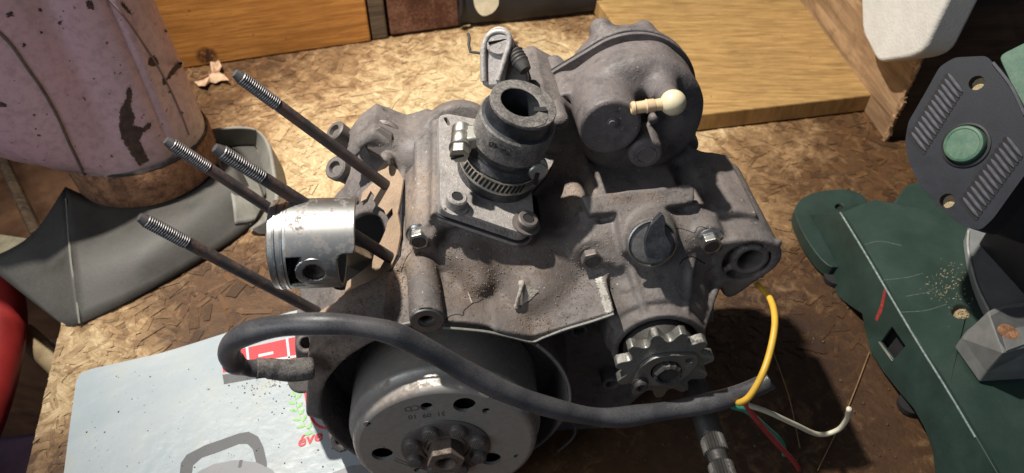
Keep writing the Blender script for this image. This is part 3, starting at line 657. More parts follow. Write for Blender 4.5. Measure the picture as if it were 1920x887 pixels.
MB().prism([Z(385, 262, 4), Z(470, 262, 4), Z(488, 292, 4), Z(498, 360, 4), Z(470, 420, 4), Z(385, 420, 4)], UPZ, 3).build('shell_floor', M['grey_sheet'], sh)
sheet([[Z(400, 300, 30), Z(424, 330, 26), Z(436, 380, 22), Z(440, 420, 10)], [Z(430, 296, 22), Z(456, 330, 17), Z(470, 376, 13), Z(466, 416, 6)], [Z(452, 300, 10), Z(480, 332, 6), Z(494, 376, 5), Z(478, 412, 4)]], 'shell_lip', M['grey_sheet_pale'], 1.5, sh)

# dry leaf
lf = thing('dry_leaf', 'curled dry brown leaf lying in front of the orange board', 'leaf', Z(395, 145))
pp = [(364, 153), (376, 144), (390, 139), (399, 124), (394, 113), (403, 117), (410, 112), (416, 124), (411, 135), (421, 141), (430, 150), (414, 151), (404, 156), (392, 152), (384, 161), (372, 161)]
k_ = [Z(u_, v_, 2+rng.uniform(0, 9)) for u_, v_ in pp]; k2 = [(a_*.55+np.mean(k_, axis=0)*.45)*np.array([1, 1, 0])+UPZ*rng.uniform(1, 7) for a_ in k_]; c_ = np.mean(k_, axis=0)+UPZ*2; n_ = len(k_)
m_ = MB().add(k_+k2+[c_], [(i, (i+1) % n_, n_+(i+1) % n_, n_+i) for i in range(n_)]+[(n_+i, n_+(i+1) % n_, 2*n_) for i in range(n_)])
o = m_.build('blade', M['leaf'], lf, smooth=0); s_ = o.modifiers.new('solid', 'SOLIDIFY'); s_.thickness = .0004

# ------------------------------------------------------------------ printed page under the engine
pg = thing('printed_page', 'pale glossy printed page with red and green print lying under the engine', 'page', Z(350, 750))
pm = NT('page_paper'); a1 = pm.noise(60, 4, .55); a2 = pm.noise(3.2, 4, .7); a3 = pm.noise(30, 5, .7)
c = pm.mix(pm.rng(a1, .35, .65), (.36, .41, .435), (.43, .465, .475)); c = pm.mix(pm.rng(a3, .55, .78, 0, .6), c, (.42, .41, .30)); c = pm.mix(pm.rng(a2, .70, .735, 0, .8), c, (.14, .12, .10))
pm.bump([(a1, 1.3), (a3, .5), (pm.noise(160, 3, .5, dist=1.5), 3)]); M['page'] = pm.done(c, .36)
edge = [Z(*p, 1) for p in [(118, 900), (128, 820), (136, 760), (143, 712), (152, 699), (172, 691), (230, 678), (300, 662), (360, 644), (420, 625), (480, 603), (545, 584), (640, 562), (760, 545), (820, 640), (800, 760), (760, 960), (110, 960)]]
MB().prism(edge, UPZ, .6).build('paper', M['page'], pg, smooth=0)
def pr(name, pts, mat, z_=1.15, th=.1, holes=()): return MB().prism([Z(u_, v_, z_) for u_, v_ in pts], UPZ, th, [[Z(u_, v_, z_) for u_, v_ in h] for h in holes]).build(name, mat, pg, smooth=0)
pr('red_block', [(415, 662), (640, 612), (640, 668), (418, 698)], M['page_red'])
pr('grey_bar', [(417, 702), (640, 672), (640, 684), (470, 711), (420, 720)], M['page_grey'])
for ln_ in ([(461, 651), (465, 650), (469, 690), (465, 691)], [(536, 634), (540, 633), (545, 678), (541, 679)], [(440, 684), (640, 652), (640, 655), (440, 688)], [(600, 620), (604, 619), (610, 668), (606, 669)]): pr('white_line', ln_, M['page_white'], 1.3)
xd = nrm(Z(540, 640)-Z(470, 655))
for (u_, v_) in ((497, 664),): text('printed_digit', '1', Z(u_, v_, 1.3), -np.array([xd[1]*-1, xd[0], 0]), UPZ, 15, M['page_white'], pg, .05, .5)
text('printed_digit', '1', Z(436, 672, 1.3), -np.array([xd[1]*-1, xd[0], 0]), UPZ, 13, M['page_white'], pg, .05, .4)
xt = nrm(Z(620, 812)-Z(556, 832)); text('printed_words', 'éve Önn', Z(556, 830, 1.45), xt, UPZ, 12.5, M['page_red'], pg, .05, .22, .25, 'LEFT')
ar = spline([Z(572, 735, 1.3), Z(578, 765, 1.3), Z(588, 790, 1.3), Z(608, 802, 1.3), Z(640, 797, 1.3), Z(700, 780, 1.3)], 6)
m_ = MB()
for i in range(len(ar)-1):
    d_ = nrm(ar[i+1]-ar[i]); n_ = np.array([-d_[1], d_[0], 0]); m_.add([ar[i]-n_*.9, ar[i+1]-n_*.9, ar[i+1]+n_*.9, ar[i]+n_*.9], [(0, 1, 2, 3)])
m_.build('red_arc', M['page_red'], pg, smooth=0)
stem = spline([Z(553, 745, 1.3), Z(558, 770, 1.3), Z(570, 795, 1.3), Z(590, 815, 1.3)], 6); m_ = MB()
for i in range(len(stem)-1):
    d_ = nrm(stem[i+1]-stem[i]); n_ = np.array([-d_[1], d_[0], 0]); m_.add([stem[i]-n_*.3, stem[i+1]-n_*.3, stem[i+1]+n_*.3, stem[i]+n_*.3], [(0, 1, 2, 3)])
m_.build('printed_stem', M['page_green'], pg, smooth=0)
lf0 = None
for i in range(11):
    t_ = i/10; k_ = int(t_*(len(stem)-2)); p_ = stem[k_]; sd = -1 if i % 2 else 1; d_ = nrm(stem[k_+1]-stem[k_]); d_ = -d_; n_ = np.array([-d_[1], d_[0], 0])*sd
    if i == 0: n_ = n_*.1
    q_ = nrm(d_*.75+n_); s_ = 2.6; c_ = p_+q_*3.4+UPZ*.05; m_ = MB(); x_ = q_; y_ = np.array([-x_[1], x_[0], 0])
    m_.add([c_-x_*s_*1.15, c_-x_*.3+y_*s_*.42, c_+x_*s_*.5+y_*s_*.35, c_+x_*s_*1.2, c_+x_*s_*.5-y_*s_*.35, c_-x_*.3-y_*s_*.42], [(0, 1, 2, 3, 4, 5)]); m_.build('printed_leaf', M['page_green'], pg, smooth=0)
# printed grey appliance with a loop handle
pr('printed_handle', [(335, 905), (339, 868), (350, 852), (385, 834), (420, 822), (448, 812), (466, 809), (484, 818), (494, 838), (500, 865), (502, 900), (484, 900), (480, 866), (474, 842), (464, 832), (448, 832), (415, 845), (378, 858), (362, 872), (357, 905)], M['page_grey'])
pr('printed_lid', [(352, 910), (372, 884), (400, 870), (440, 862), (480, 866), (510, 880), (530, 905)], M['page_lightgrey'], 1.28)
pr('printed_tab', [(449, 862), (455, 862), (452, 876), (446, 876)], M['page_grey'], 1.42)
pr('painted_shadow', [(600, 900), (625, 885), (660, 872), (720, 868), (720, 910)], M['page_lightgrey'])  # grey patch painting the flywheel's shadow on the page
# crumbs of dirt on page and bench
def crumbs(name, N, area, smin, smax, mat, label, cat, z0=.9):
    m_ = MB()
    for i in range(N):
        u_, v_ = area(); p_ = Z(u_, v_, z0); s_ = smin*(smax/smin)**(rng.random()**2.2); q_ = [p_+np.array([rng.uniform(-1, 1), rng.uniform(-1, 1), 0])*s_ for _ in range(1)]
        V_ = [p_+np.array([math.cos(a_)*s_*rng.uniform(.6, 1.2), math.sin(a_)*s_*rng.uniform(.6, 1.2), 0]) for a_ in (0, 1.3, 2.5, 3.8, 5)]+[p_+np.array([rng.uniform(-.3, .3)*s_, rng.uniform(-.3, .3)*s_, s_*rng.uniform(.5, 1)])]
        m_.add(V_, [(0, 1, 5), (1, 2, 5), (2, 3, 5), (3, 4, 5), (4, 0, 5)])
    o = m_.build(name, mat, None, smooth=0); o['kind'] = 'stuff'; o['label'] = label; o['category'] = cat
def ar1():
    if rng.random() < .45: return (500+rng.standard_normal()*38, 722+rng.standard_normal()*16)
    return (rng.uniform(160, 640), rng.uniform(690, 880))
crumbs('dirt_crumbs', 420, ar1, .15, .9, M['dust_crumb'], 'dark specks of dirt scattered over the printed page', 'dirt', 1.15)
crumbs('wood_crumbs', 500, lambda: (rng.uniform(1000, 1700), rng.uniform(300, 880)), .3, 1.5, M['dust_crumb'], 'dark crumbs and grit scattered on the bench around the engine', 'grit', .1)
# straws on the bench
for (p_, q_, lab) in (((1630, 660), (1533, 882), 'long thin straw lying on the bench left of the green tool'), ((1450, 660), (1500, 840), 'thin brown straw lying in the shade under the wires')):
    a_, b_ = Z(*p_, 1.2), Z(*q_, 1.0); m0 = (a_+b_)/2+BX*2.5
    o = MB().tube(spline([a_, m0, b_], 8), .35, 6).build('straw', plain('straw_'+str(p_[0]), (.3, .18, .08), .8), None); o['label'] = lab; o['category'] = 'straw'
# ================================================================== GREEN BENCH TOOL
gt = thing('bench_tool', 'green bench power tool with a black vented motor end and a grey fence bracket', 'power tool', Z(1750, 600))
gz = 46.0
ridge = [(1576, 398), (1620, 470), (1668, 552), (1720, 640), (1775, 728), (1830, 820), (1880, 905)]
lowl = [(1494, 402), (1520, 470), (1553, 535), (1622, 592), (1655, 690), (1722, 778), (1762, 905)]
R_t = [Z(u, v, gz) for u, v in ridge]; R_l = [Z(u, v, 4) for u, v in lowl]
tn = nrm(np.cross(R_t[3]-R_t[1], R_l[2]-R_t[1])); tn = tn if tn[2] > 0 else -tn
def holeZ(u, v, z, ru, rv, seg=20): return [Z(u+ru*math.cos(2*math.pi*i/seg), v+rv*math.sin(2*math.pi*i/seg), z) for i in range(seg)]
topo = [Z(u, v, gz) for u, v in ridge]+[Z(2150, 905, gz), Z(2150, 300, gz), Z(1830, 330, gz), Z(1745, 392, gz), Z(1700, 384, gz), Z(1640, 372, gz)]
MB().prism(topo, UPZ, 6, [holeZ(1804, 583, gz, 18, 13)]).build('base_top', M['green_cast'], gt, smooth=30, bevel=1.6, bseg=3)
# sloping skirt with a diamond cut-out, as a lofted sheet with a hole
sk_top = [p-UPZ*2.4-nrm(np.array([1, .1, 0]))*.2 for p in R_t]; hA = [(1672, 612), (1697, 648), (1675, 674), (1650, 641)]
def skirt_plane(u, v):
    i = 2 if v < 600 else 3
    n_ = nrm(np.cross(R_t[i+1]-R_t[i-1], R_l[i]-R_t[i])); return onp(u, v, R_t[i]-UPZ*2, n_)
kn = nrm(np.cross(R_t[5]-R_t[1], Z(1655, 690, 5)-R_t[3])); kn = kn if kn[2] > 0 else -kn; K0 = R_t[3]-UPZ*1.6
wav = [(1494, 402), (1508, 445), (1530, 500), (1546, 522), (1562, 548), (1592, 572), (1616, 588), (1622, 620), (1632, 660), (1655, 696), (1690, 740), (1712, 765), (1732, 800), (1748, 845), (1755, 905)]
ko = [onp(u, v, K0, kn) for u, v in wav]+[onp(u+1, v, K0, kn) for u, v in ridge[::-1]]
bsk = MB().prism(ko, kn, 3, [[onp(u, v, K0, kn) for u, v in [(1672, 612), (1697, 648), (1675, 674), (1650, 641)]]]).build('base_skirt', M['green_side'], gt, smooth=20, bevel=.6)
MB().prism([onp(u, v, K0-kn*9, kn) for u, v in [(1640, 600), (1710, 600), (1710, 690), (1640, 690)]], kn, 1).build('cutout_back', M['hole'], gt, smooth=0)
bs = bvh(bsk)
def decal(name, pts, mat, off=.25):
    P_ = [hit(bs, u, v, off) for u, v in pts]; c_ = np.mean(P_, axis=0); V = P_+[c_]; n = len(P_)
    return mesh_obj(name, V, [(i, (i+1) % n, n) for i in range(n)], M[mat] if isinstance(mat, str) else mat, gt, smooth=0)
decal('cutout_lip', [(1647, 641), (1673, 677), (1675, 673), (1650, 640)], 'grey_sheet_pale')
decal('red_smear', [(1659, 536), (1662, 545), (1660, 560), (1654, 585), (1645, 602), (1641, 598), (1650, 575), (1655, 555)], plain('red_smear', (.28, .03, .025), .7, .4, 3))
# rounded ear at the near left corner
ear = smooth_loop([Z(u, v, 15) for u, v in [(1491, 402), (1500, 375), (1530, 360), (1580, 354), (1612, 362), (1626, 378), (1600, 400), (1590, 430), (1600, 480), (1560, 500), (1520, 460)]], 4)
MB().prism(ear, UPZ, 13, [holeZ(1574, 387, 15, 8, 6, 14)]).build('base_ear', M['green_side'], gt, smooth=30, bevel=3, bseg=3)
MB().prism(holeZ(1574, 387, 11, 10, 8, 14), UPZ, 10).build('screw_hole', M['hole'], gt)
MB().prism([Z(1665, 392, gz-6), Z(1700, 345, gz-6), Z(1760, 330, gz-6), Z(1760, 420, gz-6)], UPZ, 30).build('rear_foot', M['green_cast'], gt, bevel=2)
for (u, v, lab) in ((1563, 525, 0), (1704, 762, 1)): MB().lathe(Z(u, v, 0), UPZ, [(9, 0.6), (9, 5), (0, 6)], 20).build('rubber_foot', M['hole'], gt)
MB().prism(holeZ(1804, 583, gz-5, 22, 17), UPZ, 3).build('hole_floor', M['sawdust'], gt)
m_ = MB(); 
for k in range(140):
    p_ = Z(1780+rng.standard_normal()*22, 535+rng.standard_normal()*20, gz+.15); s_ = rng.uniform(.25, .7); m_.box(p_, [nrm(rng.standard_normal(3)), (0, 1, 0), (0, 0, 1)], (s_, s_*.5, .15))
for k in range(40):
    p_ = Z(1807+rng.uniform(-12, 12), 588+rng.uniform(-7, 7), gz-4.5); s_ = rng.uniform(.5, 1.2); m_.box(p_, [nrm(rng.standard_normal(3)), (0, 1, 0), (0, 0, 1)], (s_, s_*.6, .4))
o = m_.build('sawdust', M['sawdust'], gt, smooth=0); o['kind'] = 'stuff'
# grey round table
tc = Z(1960, 480, gz+7)
dc = [Z(u, v, gz+8) for u, v in [(1816, 432), (1815, 462), (1822, 500), (1834, 540), (1858, 588), (1905, 625), (2010, 650), (2110, 620), (2110, 380), (1990, 330), (1850, 380)]]
MB().prism(smooth_loop(dc, 4), UPZ, 7.5).build('table_plate', M['grey_paint'], gt, smooth=30, bevel=1.2)
MB().tube(spline([Z(u, v, gz+8.5) for u, v in [(1816, 432), (1815, 462), (1822, 500), (1834, 540), (1858, 588)]], 5), .9, 8).build('plate_edge', plain('pale_edge', (.42, .42, .4), .5), gt)
for k in range(2): MB().lathe(Z(1905, 430, gz+8.2), UPZ, [(15-k*4, 0), (15-k*4, .7), (13.6-k*4, .7), (13.6-k*4, 0)], 32, close=True).build('cast_ring', M['grey_paint'], gt)
text('cast_mark', 'GS', Z(1905, 431, gz+8.4), np.array([.9, -.4, 0]), UPZ, 9, M['grey_paint'], gt, .4, .2)
# grey wedge bracket
hz = 88.0
h1 = [Z(1852, 583, hz), Z(1881, 569, hz), Z(1990, 555, hz), Z(2040, 640, hz), Z(1960, 640, hz), Z(1880, 662, hz)]
h0 = [Z(1803, 632, 60), Z(1812, 620, 60), Z(1990, 600, 60), Z(2060, 680, 60), Z(1970, 690, 60), Z(1850, 697, 60)]
hb = [p-UPZ*12 for p in h0]
V = h1+h0+hb; Fc = [(0, 1, 2, 3, 4, 5)]+[(i, i+6, (i+1) % 6+6, (i+1) % 6) for i in range(6)]+[(i+6, i+12, (i+1) % 6+12, (i+1) % 6+6) for i in range(6)]+[(17, 16, 15, 14, 13, 12)]
br = mesh_obj('fence_bracket', V, Fc, M['grey_cast'], gt, smooth=0, bevel=1.3, bseg=3)
rc = [Z(u, v, hz+.3) for u, v in [(1858, 592), (1884, 578), (1960, 570), (1990, 620), (1886, 655), (1875, 640)]]
MB().prism(rc, UPZ, .3).build('bracket_recess', plain('recess_grey', (.085, .085, .085), .6, .2, 8), br)
MB().prism([Z(u, v, hz+1.4) for u, v in [(1876, 618), (1958, 606), (1985, 622), (1888, 657)]], UPZ, 1.2).build('bracket_step', M['grey_cast'], br, smooth=0, bevel=.4)
MB().lathe(Z(1890, 622, hz+1.0), UPZ, [(0, .9), (5.5, .9), (5.7, .6), (6.4, .55), (6.4, 0)], 24).build('bracket_hole', M['rust'], br)
MB().box(Z(1880, 628, 50), [(1, 0, 0), (0, 1, 0), (0, 0, 1)], (10, 10, 12)).build('bracket_stem', M['grey_cast'], gt)
# motor
mc = D(1810, 272, 470); vv = -nrm(ray(1810, 272)); mn_ = nrm(vv+camdir(-.42, .22, 0)*np.array([1, 1, 1])*.55)
def mo(u, v, off=0.0): return onp(u, v, mc+mn_*off, mn_)
fp = [(1697, 262), (1703, 228), (1732, 178), (1762, 124), (1790, 107), (1850, 104), (1890, 150), (1925, 215), (1948, 272), (1938, 305), (1905, 350), (1862, 410), (1838, 432), (1806, 424), (1760, 388), (1724, 346), (1703, 300)]
face = round_loop([mo(u, v) for u, v in fp], 3, 3)
MB().prism(face, mn_, 26, [circ(mo(1831, 155), mn_, 4.6, 18), circ(mo(1776, 376), mn_, 4.6, 18)]).build('motor_end_cap', M['black_plastic'], gt, smooth=35, bevel=2.2, bseg=3)
for (u, v) in ((1831, 155), (1776, 376)): MB().prism(circ(mo(u, v, -6), mn_, 5.0, 18), mn_, 1).build('recessed_screw', M['sawdust'], gt)
body_ = [p*.97+mc*.03-mn_*26 for p in face]
MB().prism(body_, mn_, 130).build('motor_body', M['black_side'], gt, smooth=35, bevel=1)
gp = round_loop([mo(u, v, -8) for u, v in [(1872, 104), (1960, 60), (2100, 200), (2100, 420), (1965, 300), (1918, 205), (1893, 150)]], 4, 3)
MB().prism(gp, mn_, 60).build('motor_cover', M['green_button'], gt, smooth=35, bevel=2)
bt = mo(1811, 272)
MB().lathe(bt, mn_, [(14.2, -.5), (14.2, 1.2), (13, 1.7), (12.6, 1.2)], 40).build('button_seat', M['black_side'], gt)
MB().lathe(bt, mn_, [(11.8, 0), (11.8, 4.0), (11.2, 5.2), (9.8, 5.7), (9.2, 5.3), (0, 5.6)], 40).build('button', M['green_button'], gt)
def vents(u0, v0, u1, v1, n, du, dv, rl=1.15):
    for i in range(n):
        t = i/(n-1); u = u0+(u1-u0)*t; v = v0+(v1-v0)*t; a_ = mo(u-du, v-dv, .35); b_ = mo(u+du, v+dv, .35); ax_ = nrm(b_-a_); sd = np.cross(mn_, ax_)
        if i == 0: vents.base = None
        MB().prism(round_loop([a_-sd*2.1-ax_*1.2, b_-sd*2.1+ax_*1.2, b_+sd*.9+ax_*1.2, a_+sd*.9-ax_*1.2], 1.4, 3), mn_, .25).build('vent_slot', M['hole'], gt, smooth=0)
        MB().tube([a_+(b_-a_)*k/8+sd*.9+mn_*(.35+.35*math.sin(math.pi*k/8)) for k in range(9)], [rl*x for x in (.35, .8, 1, 1, 1, 1, 1, .8, .35)], 8).build('vent_rib', M['rib_grey'], gt)
vents(1721, 267, 1789, 157, 12, 13, 17)
vents(1818, 390, 1900, 277, 12, 14, 18)
MB().tube(spline([mo(1862, 117, .6), mo(1895, 160, .6), mo(1922, 215, .6)], 6), 1.0, 8).build('rim_edge', M['rib_grey'], gt)
# column that carries the motor
MB().box(Z(1990, 500, 60), [(1, .2, 0), (-.2, 1, 0), (0, 0, 1)], (40, 40, 60)).build('motor_column', M['black_side'], gt, bevel=2)

# small things on the tool: seam, scratches, two cap screws
tsb = bvh([o for o in bpy.data.objects if o.name == 'base_top'][0])
scm = plain('scuff', (.13, .16, .145), .8, .4, 3, .05)
for pts_ in ([(1622, 458), (1650, 452), (1690, 460)], [(1655, 525), (1700, 520), (1730, 512)], [(1700, 555), (1738, 548), (1752, 540)], [(1690, 585), (1735, 582), (1775, 570)], [(1860, 430), (1866, 470), (1880, 500)][::-1]): tube_hits('scratch', tsb, pts_, .28, scm, gt, 0)
MB().tube([mo(1900, 150, -9), mo(1948, 272, -9), mo(1862, 410, -9)], .5, 6).build('housing_seam', M['hole'], gt)

MB().tube([p+UPZ*.1-np.array([.3, 0, 0]) for p in spline(R_t[:-1], 5)], .75, 8).build('ridge_highlight', plain('ridge_highlight', (.20, .25, .235), .5, .5, 3, .1, .8), gt)  # pale strip painting the highlight along the base ridge
# ================================================================== THE ENGINE
eng = thing('motorcycle_engine', 'grimy two stroke motorcycle engine with bare piston, studs, flywheel and sprocket standing on the bench', 'engine', W(30, -98, -80))
SD = nrm(np.array([-.588, -.126, .799]))                # cylinder studs
S1, S2, S3 = QW(595, 585, -62), QW(735, 485, -62), QW(728, 350, -112); S4 = S1+S3-S2
DN = nrm(np.cross(S3-S2, S1-S2)); DN = DN if DN[2] > 0 else -DN
toE = lambda p: M3 @ (np.asarray(p)-EO); nE = lambda n: M3 @ np.asarray(n)
# intake flange plane
NF = camdir(.28, .602, -.751); FP = D(890, 400, 402)
def fl_(u, v, off=0.0): return onp(u, v, FP+NF*off, NF)
FLO = [fl_(*p) for p in [(823, 216), (842, 213), (1000, 243), (1049, 270), (1034, 312), (996, 352), (1003, 424), (982, 438), (846, 392), (826, 386)]]
rs, us, _ = Q(1246, 688, 0)
# ---- crankcase casting
K = Cast((-118, -104, -186), (216, 152, -8), 1.2)
q = Q
q2 = lambda u, v, c: Q(u, v, c)[:2]
e1, e2 = toE(S1), toE(S2)
K.ext([(-38, -97), (-52, -55), (-68, -22), (-80, -8), (e1[0]-8, e1[1]-6), (e2[0]-2, e2[1]-3), (-6, 84), (30, 78), (70, 78), (150, 78), (160, 45), (165, 10), (145, -40), (110, -97)], -150, -58, 2, 3)
K.cyl((0, -3, -60), (0, -3, -16), 76, 74.5, 1, 12)
K.ext([q2(577, 664, -16), q2(575, 782, -16), q2(600, 775, -16), q2(650, 690, -16), q2(735, 640, -16), q2(720, 600, -16), q2(640, 610, -16)], -60, -16, 1, 10)
K.ext([q2(1000, 628, -14), q2(1152, 582, -14), q2(1152, 594, -14), q2(1002, 642, -14), q2(930, 632, -14), q2(930, 618, -14)], -62, -14, .6, 6)
K.ext([(40, 50), (92, 58), (92, 66), (40, 72)], -62, -50, 1, 10)
b_ = np.array(q(1008, 522, -44)); K.ell((b_[0], b_[1]-9, -50), (22, 16, 24), 8)
K.cap(q(872, 432, -70), q(898, 530, -42), 9, 6, 9)
K.ell((52, 62, -66), (30, 26, 20), 12)                    # belly of the case under the intake
K.ell((18, 70, -70), (26, 18, 20), 14)
K.cyl(q(800, 600, -12), q(790, 492, -56), 9.0, 8.4, .8, 4)   # bolt boss with the open hole
K.cyl(q(1108, 472, -50), q(1050, 290, -150), 8.6, 8.6, 1, 2)
K.cyl(q(1328, 446, -50), q(1262, 300, -140), 8.2, 8.2, 1, 2)
K.cyl(q(787, 440, -62), q(785, 330, -110), 8, 8, 1, 5)
# top of the gearbox
nT = nrm((0, .80, .60)); pT = np.array(q(1200, 385, -62))
def tp(u, v, off=0.0):
    d = nE(ray(u, v)); o = toE(CAM); return o+d*((pT+nT*off-o).dot(nT)/d.dot(nT))
K.extn([tp(*p, -7) for p in [(1085, 395), (1310, 372), (1330, 440), (1280, 470), (1160, 500), (1115, 480)]], nT, 30, 2, 3)
K.extn([tp(*p) for p in [(1089, 366), (1292, 345), (1303, 352), (1302, 378), (1243, 388), (1262, 455), (1172, 470), (1158, 396), (1106, 402)]], nT, 12, .7, .8)
K.extn([tp(*p, -1.2) for p in [(1110, 402), (1155, 397), (1156, 412), (1128, 428)]], nT, 9, 1, 1, op='sub')
K.extn([tp(*p, -1.2) for p in [(1247, 389), (1294, 381), (1290, 396), (1252, 402)]], nT, 9, 1, 1, op='sub')
K.ext([(93, 98.5), (142, 98.5), (146, 91), (160, 90), (168, 60), (60, 60), (60, 87), (90, 89)], -165, -68, 1.5, 2.5)
# bearing boss of the sprocket shaft
K.cyl((rs, us+4, -60), (rs, us+1, -24), 42, 29, 1.5, 5)
K.cyl((rs, us, -30), (rs, us, -14), 27.5, 26.5, 1.0, 2)
K.ell((rs-4, us+34, -60), (46, 20, 16), 10)
K.ext([(rs+20, 20), (rs+20, us+38), (rs+38, us+30), (rs+46, 20)], -70, -50, 3, 6)
K.cyl((rs, us, -24), (rs, us, -10), 22.5, 22.5, .5, 1.0, op='sub')
for a_ in (112, 60, 20, 155):
    t = math.radians(a_); K.cap((rs+26*math.cos(t), us+26*math.sin(t), -19), (rs+44*math.cos(t), us+46*math.sin(t), -50), 1.9, 2.6, 2)
K.cap(q(1207, 588, -22), q(1205, 570, -30), 4.2, 3.2, 2); K.cap(q(1222, 592, -20), q(1222, 585, -24), 2.4, 2.4, 2)
K.cyl(q(1222, 455, -38), q(1218, 420, -66), 13.8, 13.8, 1, 3)
# mounting ear
ce = np.array(q(1408, 489, -46))
K.ext([tuple(x) for x in spline([np.array(q2(*p, -46)) for p in [(1350, 456), (1382, 450), (1430, 450), (1458, 459), (1468, 478), (1456, 502), (1420, 528), (1366, 560), (1340, 520)]], 4)], -125, -46, 2, 3)
K.cyl(ce+(-2, -1, 3), ce-(2, 1, 7), 14.2, 14.2, .5, 1, op='sub'); K.cyl(ce-(0, 0, 12), ce, 10.6, 10.6, .8, 1)
for a_ in (35, 125, 215, 305): t = math.radians(a_); K.cap(ce+(9*math.cos(t), 9*math.sin(t), -3.5), ce+(18*math.cos(t), 18*math.sin(t), -3.5), 2.2, 2.2, 1)
K.cyl(ce-(0, 0, 30), ce+(0, 0, 4), 7.4, 7.4, .3, .5, op='sub')
K.ext([(150, 40), (150, 88), (158, 98), (172, 98), (184, 95), (188, 62)], -125, -64, 2, 3)
# cover seat and back of the case
K.ext([(66, 60), (66, 108), (84, 114), (150, 112), (164, 96), (164, 60)], -168, -122, 4, 8)
K.ext([q2(*p, -130) for p in [(965, 155), (1010, 140), (1075, 175), (1100, 300), (960, 330)]], -170, -112, 3, 6)
K.cap(q(1024, 150, -140), q(1050, 225, -100), 5, 5, 4)
K.ext([(-70, 20), (-40, 78), (0, 96), (60, 96), (60, 0)], -172, -110, 4, 8)
# intake pedestal
K.extn([toE(p) for p in [fl_(u, v, -7) for (u, v) in [(812, 222), (842, 216), (1002, 246), (1040, 276), (1030, 312), (994, 352), (998, 424), (980, 440), (842, 396), (808, 400)]]], nE(NF), 46, 2, 6)
K.cyl(toE(fl_(843, 398, -8)), toE(fl_(843, 398, -36)), 8.5, 8, 1, 3)
K.cyl(toE(fl_(978, 440, -8)), toE(fl_(978, 440, -22)), 6.5, 4, 1, 2)
K.extn([toE(fl_(u, v, -14)) for u, v in [(775, 262), (842, 225), (842, 400), (812, 440), (776, 430)]], nE(nrm(NF+AC*.1-AR*.25)), 34, 3, 5)
# left rear: round clutch side cover, lumps and bosses
K.cyl(q(705, 290, -168), q(712, 318, -128), 23, 21, 3, 8)
K.cyl(q(862, 262, -168), q(868, 275, -134), 27, 27, 3, 3)
K.cap(q(690, 262, -150), q(700, 330, -130), 12, 15, 8); K.cap(q(760, 262, -150), q(770, 300, -130), 9, 12, 6)
K.cap(q(735, 268, -150), q(742, 300, -135), 9, 12, 6)
K.ext([q2(*p, -140) for p in [(672, 250), (700, 228), (760, 250), (800, 240), (800, 380), (650, 400), (655, 320)]], -166, -128, 5, 8)
K.extn([toE(onp(u, v, S3-DN*1.2, DN)) for u, v in [(722, 292), (756, 318), (758, 480), (600, 612), (560, 560), (560, 440), (640, 350), (690, 325)]], nE(DN), 40, 2, 4)
K.cap(q(722, 300, -120), q(716, 345, -112), 5, 8, 4)
K.extn([toE(onp(u, v, S3, DN)+DN*18) for u, v in [(735, 296), (752, 330), (753, 480), (735, 510), (692, 562), (645, 608), (600, 626), (550, 640), (500, 560), (560, 400), (680, 270)]], nE(DN), 17.8, .5, 1, op='sub')
# cylinder mouth
dc_ = (S1+S2+S3+S4)/4
K.cyl(toE(dc_-SD*45), toE(dc_+SD*14), 25, 25, .5, 2, op='sub')
# lower left: lug with a bolt hole and a foot boss
K.ext([q2(*p, -75) for p in [(553, 600), (620, 600), (620, 740), (560, 705), (552, 660)]], -100, -75, 2, 3)
K.cyl(q(566, 712, -60), q(566, 700, -90), 9, 9, 1, 3)
K.cyl(q(640, 830, -30), q(632, 800, -60), 6.5, 6.5, 1, 3); K.cyl(q(640, 832, -26), q(636, 815, -40), 3, 3, .3, .5, op='sub')
K.cyl(q(575, 644, -64), q(575, 640, -90), 6.5, 6.5, 1, 2); K.cyl(q(575, 646, -60), q(575, 640, -72), 3.6, 3.6, .5, .5, op='sub')
# magneto chamber and holes
K.cyl((0, -3, -54), (0, -3, -2), 72, 72, .5, 1.5, op='sub')
K.ext([(57, 53), (92, 68), (96, 20), (92, -30), (79, -20), (76, 8), (69, 33)], -54, -8, .5, 1, op='sub')
K.cyl(q(800, 600, -6), q(797, 570, -26), 4.3, 4.3, .3, .5, op='sub')
K.ext([q2(*p, -20) for p in [(570, 766), (603, 776), (606, 800), (570, 800)]], -40, -6, 1, 1, op='sub')
for p_ in ((1086, 622, -45), (1146, 722, -45)):
    a_ = np.array(q(*p_)); K.cyl(a_-(0, 0, 20), a_, 6, 6, .8, 2); K.cyl(a_-(0, 0, 6), a_+(0, 0, 3), 3.4, 3.4, .3, .5, op='sub')
K.lump(.10, 7)
case = K.build('crankcase', M['cast'], eng); del K
def c_dark(pts, c, name='cover_gasket'): pass
# thin gasket outline dropping from the magneto chamber at the right
m_ = MB(); P_ = [QW(*p, -42) for p in [(1062, 786), (1078, 800), (1073, 822), (1040, 850), (985, 885)]]
m_.tube(spline(P_, 5), .9, 6).build('lower_gasket_edge', M['cast'], eng)
a_ = QW(1048, 785, -40); m_ = MB(); m_.prism(circ(a_, AC, 6.5, 20), AC, 2, [circ(a_, AC, 3.6, 16)]); m_.build('gasket_eye', M['cast'], eng)

